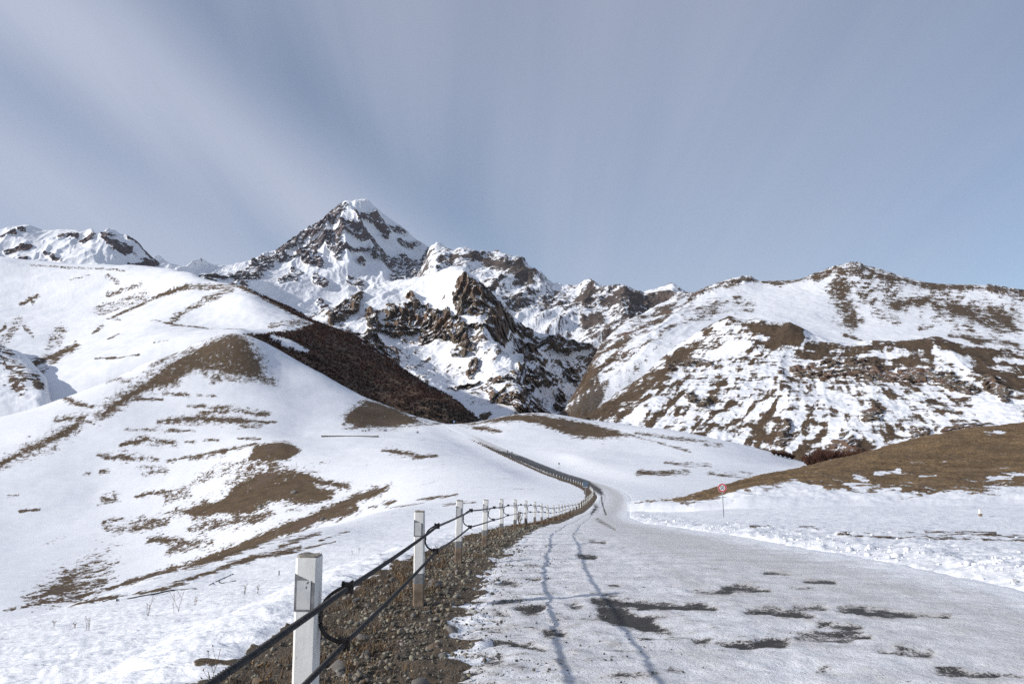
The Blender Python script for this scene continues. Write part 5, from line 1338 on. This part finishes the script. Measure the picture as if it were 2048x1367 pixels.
weed('dry_weed', on_verge(428, 4.9), .34, 13, 'thin pale dry weed in snow left of the chipped guard post', WG, 1, 6, .003, .006, .15)
weed('dry_weed', on_verge(460, 4.5), .26, 14, 'long thin grass stem leaning over snow below the cables', WG, 2, 0, .0028, 0, .9)
weed('dry_weed', on_verge(697, 5.4), .26, 15, 'dry reddish weed just right of the chipped guard post', WG, 3, 3, .004, .012, .1)
weed('dry_weed', on_verge(716, 5.0), .15, 16, 'small tangled dry plant under the lower clamp of the chipped post', WG, 4, 5, .003, .012, .4)
weed('dry_weed', on_verge(806, 9.3), .42, 17, 'upright dry brown weed left of the second guard post', WG, 3, 4, .006, .016, .15)
weed('dry_weed', on_verge(785, 9.6), .22, 18, 'low arching dry weed in snow left of the second guard post', WG, 3, 3, .003, .01, .8)
weed('dry_weed', on_verge(1040, 31.0), .62, 19, 'tall dry shrub stems against the seventh guard post', WG, 5, 6, .012, .02, .3)
weed('dry_weed', on_verge(866, 9.8), .16, 20, 'small dry plant at the foot of the second guard post on the road side', WG, 4, 4, .003, .012, .4)
SG = 'dry stems poking out of the snow slope'
for i, (px, py, h, lab) in enumerate([(298, 1232, .42, 'pair of thin dry stems in the snow slope'), (355, 1224, .55, 'clump of branching dry stems in the snow slope'), (177, 1260, .32, 'forked dry stem poking out of the snow slope'),
        (108, 1252, .14, 'short dry twig poking out of the snow slope'), (490, 1188, .26, 'row of short dry grass stems in snow'), (515, 1186, .22, 'short dry grass stems beside a longer row in snow'),
        (390, 1210, .2, 'lone thin stem in snow right of the branching clump'), (705, 1108, .3, 'small dry stems in snow below the brown bank'), (718, 1105, .34, 'small dry stems in snow next to their twin below the bank'), (150, 1255, .12, 'tiny dry twig near a forked stem in snow')]):
    weed('dry_plant', hit(px, py, 3), h, 40 + i, lab, SG, 3, 4, .005, .008, .2)
# dead grass litter on the verge
def blades(name, x, y, z, h, tint, mat, seed, label, cat, spread=.7, width=.05):
    r = np.random.default_rng(seed); n = len(x); a = r.uniform(0, 6.28, n); l = r.uniform(.1, spread, n) * h
    bx, by = -np.sin(a) * h * width, np.cos(a) * h * width
    p0 = np.stack([x - bx, y - by, z - .01], 1); p1 = np.stack([x + bx, y + by, z - .01], 1)
    m = np.stack([x + np.cos(a) * l * .4, y + np.sin(a) * l * .4, z + h * .65], 1); t = np.stack([x + np.cos(a) * l, y + np.sin(a) * l, z + h * r.uniform(.6, 1, n)], 1)
    V = np.stack([p0, p1, m + (p1 - p0) * .35, m - (p1 - p0) * .35, t], 1).reshape(-1, 3); k = np.arange(n)[:, None] * 5
    T = np.concatenate([k + np.array([[0, 1, 2]]), k + np.array([[0, 2, 3]]), k + np.array([[3, 2, 4]])])
    me = mesh_np(name, V, None, T, smooth=False, attrs={'tint': np.repeat(tint, 5, axis=0)})
    return link(name, me, mat, kind='stuff', label=label, cat=cat)
GRASSM = attr_mat('dead_grass', .95, .3, 30)
n = 9000
cx_ = np.exp(r_.uniform(math.log(3.4), math.log(75), 260)); cl2 = np.clip(r_.normal(-.40, .28, 260), -.95, .2)
kk = r_.integers(0, 260, n)
y = cx_[kk] + r_.normal(0, .10, n) * (1 + cx_[kk] * .02); x = fence_x(y) + cl2[kk] + r_.normal(0, .09, n)
h = r_.uniform(.03, .10, n) * np.interp(y, [3, 20, 70], [.8, 1.2, 2.2]); g0 = r_.uniform(.6, 1.2, n)
tint = np.stack([.15 * g0, .10 * g0, .058 * g0], 1)
blades('dead_grass', x, y, ground_zv(x, y), h, tint, GRASSM, 9, 'brown dead grass matted along the gravel verge', 'grass', 1.6, .05)

# ---- scrap metal and debris on the slope
def rod(pix, r, label, name='bent_rod', mat=IRON, lift=.02):
    P = [hit(px, py, 3) for px, py in pix]
    o0 = P[0]; pts = [(p - o0 + Vector((0, 0, lift))) for p in P]
    o = link(name, tube_mesh(name, [smooth_path([tuple(p) for p in pts], 5)], r, 7), mat, label=label, cat='scrap metal', group='scrap metal on the slope')
    o.location = o0
rod([(418, 1171), (438, 1161), (466, 1148)], .025, 'dark bent iron rod lying in the snow, longer arm of a pair')
rod([(437, 1162), (446, 1166), (472, 1161)], .022, 'short dark iron rod crossing the longer bent rod in snow')
rod([(255, 1198), (300, 1190), (350, 1180), (392, 1178)], .04, 'long dark cable end lying along the brown edge of the snow slope', 'old_cable', WIRE)
rod([(140, 1197), (165, 1200), (186, 1206)], .05, 'short dark rod beside the tufted brown patch')
rod([(205, 1203), (220, 1199), (234, 1202)], .03, 'curved dark scrap rod between the short rod and the long cable end')
st = hit(558, 1150, 5); link('stump', cyl_mesh('stump', .03, -.2, .25, 8), IRON, label='thin dark peg standing in snow left of the second guard post', cat='peg').location = st
mk = hit(1961, 1032, 20)
ms = thing('marker_stub', 'short white marker stub standing in snow right of the road', 'marker', mk)
bm = bmesh.new(); seg(bm, .16, .42, .16); link('shaft', bm_mesh('stub_shaft', bm), PAINT, ms)
bm = bmesh.new(); seg(bm, -.3, .16, .162); link('foot', bm_mesh('stub_foot', bm), FOOTC, ms)
for px, py, lab in [(1281, 1006, 'small dark peg in snow left of the brown hill tip'), (1302, 1013, 'small dark peg in snow below the brown hill tip')]:
    p = hit(px, py, 30); link('peg', cyl_mesh('peg', .05, -.2, .28, 8), IRON, label=lab, cat='peg', group='pegs by the brown hill').location = p

# ---- bare shrubs
def twig_cloud(n, w, h, seed, base=0.0, tw=.02):
    """thin upward twigs filling a ragged crown"""
    r = np.random.default_rng(seed)
    a = r.uniform(0, 6.28, n); q = np.sqrt(r.random(n)) * w
    f = r.uniform(0.0, .75, n)
    bxy = np.stack([np.cos(a) * q * (.35 + f), np.sin(a) * q * (.35 + f)], 1)
    z0 = base + f * h * .75 * (1 - .25 * (q / w) ** 2)
    L = h * r.uniform(.18, .42, n)
    da = a + r.normal(0, .8, n); out_ = r.uniform(.05, .5, n)
    p = np.stack([bxy[:, 0], bxy[:, 1], z0], 1)
    t = p + np.stack([np.cos(da) * out_ * L, np.sin(da) * out_ * L, L], 1)
    s_ = np.stack([-np.sin(da + 1), np.cos(da + 1), 0 * a], 1) * tw
    V = np.stack([p - s_, p + s_, t], 1).reshape(-1, 3); T = np.arange(n * 3).reshape(-1, 3)
    return V, None, T
SHRUB = plain_mat('bare_red_brown_twigs', (.040, .019, .014), (.105, .050, .034), .8, .95)
BARK = plain_mat('shrub_bark', (.05, .035, .025), (.12, .08, .055), 4, .95)
shr = []
for v in range(4):
    crown = mesh_np('crown', *twig_cloud(900, 2.3, 4.6, 500 + v, .3, .05), smooth=False)
    rr = np.random.default_rng(600 + v); st_ = []
    for i in range(7):
        a = rr.uniform(0, 6.28); q = np.linspace(0, 1, 5)
        st_.append(tube_np(np.stack([np.cos(a) * (.2 + 1.1 * q), np.sin(a) * (.2 + 1.1 * q), -.3 + 3.0 * q], 1), np.linspace(.07, .02, 5), 5))
    shr.append((crown, mesh_np('trunk', *join_np(st_))))
GS = 'bare reddish-brown shrubs at the plateau edge'
rr = np.random.default_rng(8)
for i in range(26):
    px = rr.uniform(1585, 1725); base = np.interp(px, [1570, 1600, 1640, 1760], [908, 922, 928, 932]); yy = rr.uniform(330, 400)
    u = float(ray(px, 900)[0]); x = u * yy
    if i < 5:
        px = 1548 + i * 9; u = float(ray(px, 900)[0]); yy = 400 + i; x = u * yy
    gz = ground_z(x, yy)
    k = rr.uniform(1.3, 2.0) * (.4 if i < 5 else 1)
    o = thing('bare_shrub', 'small sparse bare shrub at the tip of the reddish thicket' if i < 5 else 'bare reddish-brown shrub in the dense thicket between plateau and streaked slope', 'shrub', (x, yy, gz), (0, 0, rr.uniform(0, 6)), GS)
    o.scale = (k * rr.uniform(.9, 1.3), k, k * rr.uniform(.9, 1.2))
    link('crown', shr[i % 4][0], SHRUB, o); link('trunk', shr[i % 4][1], BARK, o)

# ---- the wood on the shaded flank (too many and too far to tell apart)
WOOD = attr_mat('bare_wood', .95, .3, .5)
def wood(name, LX, LY, LZ, lpx, lpy, mask, n, hgt, tints, seed, label, per=16):
    r = np.random.default_rng(seed)
    P = np.stack([LX, LY, LZ], -1)
    ar = np.linalg.norm(np.cross(P[1:, :-1] - P[:-1, :-1], P[:-1, 1:] - P[:-1, :-1]), axis=-1) * mask[:-1, :-1]
    pr = (ar / ar.sum()).ravel(); idx = r.choice(len(pr), n, p=pr); j, i = np.unravel_index(idx, ar.shape)
    a, b = r.random((2, n, 1))
    B0 = P[j, i] + a * (P[j, i + 1] - P[j, i]) + b * (P[j + 1, i] - P[j, i])
    q = lpy[j, i]
    hh = r.uniform(*hgt, n); Vs, Ts = [], []
    V0, _, _ = twig_cloud(per, .55, 1.0, seed + 1, 0, .13)
    vs = [twig_cloud(per, .55, 1.0, seed + 1 + m_, 0, .13)[0] for m_ in range(6)]
    vs = np.array(vs)[r.integers(0, 6, n)] * hh[:, None, None] * np.array([.8, .8, 1])
    ang = r.uniform(0, 6.28, n)[:, None]
    V = np.stack([vs[..., 0] * np.cos(ang) - vs[..., 1] * np.sin(ang), vs[..., 0] * np.sin(ang) + vs[..., 1] * np.cos(ang), vs[..., 2] - .2], -1) + B0[:, None]
    T = np.arange(n * per * 3).reshape(-1, 3)
    zone = np.clip(.5 + .9 * fbm(B0[:, 0] / 70, B0[:, 1] / 70, B0[:, 2] / 40, o=3, seed=401) + (790 - q) / 160, 0, 1)[:, None]  # lower shrubs darker: partly another species, partly shade put into the tint
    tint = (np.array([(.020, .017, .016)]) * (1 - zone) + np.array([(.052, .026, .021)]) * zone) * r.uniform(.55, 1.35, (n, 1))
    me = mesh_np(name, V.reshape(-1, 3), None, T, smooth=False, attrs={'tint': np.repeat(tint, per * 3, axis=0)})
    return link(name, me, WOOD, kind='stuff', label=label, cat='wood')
LX, LY, LZ, lpx, lpy = LS
wm = poly(lpx, lpy, [(484,571),(560,606),(625,636),(700,666),(780,714),(860,766),(920,806),(955,832),(965,880),(880,870),(780,840),(640,770),(560,722),(490,680),(545,668),(600,658),(628,646),(560,614)], 4) > 0
wm &= stroke(lpx, lpy, [(545,678,6),(580,690,9),(612,702,4)]) < 0
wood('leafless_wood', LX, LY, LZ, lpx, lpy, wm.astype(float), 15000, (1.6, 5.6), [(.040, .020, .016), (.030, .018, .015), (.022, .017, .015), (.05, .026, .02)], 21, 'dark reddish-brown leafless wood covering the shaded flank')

# ================================================================== the air: thin haze that greys the far mountains
def haze():
    bm = bmesh.new()
    bm_box(bm, (0, 0, 1350), (29000, 30000, 3300))
    me = bm_mesh('haze', bm)
    m = bpy.data.materials.new('haze_air'); m.use_nodes = True; t = m.node_tree; t.nodes.clear()
    o = t.nodes.new('ShaderNodeOutputMaterial'); v = t.nodes.new('ShaderNodeVolumePrincipled')
    v.inputs['Color'].default_value = (0.80, 0.88, 1.0, 1); v.inputs['Density'].default_value = 0.7e-5; v.inputs['Anisotropy'].default_value = 0.2
    t.links.new(v.outputs[0], o.inputs['Volume'])
    link('haze', me, m, kind='stuff', label='thin blue haze in the air over the valley and mountains', cat='haze')
haze()
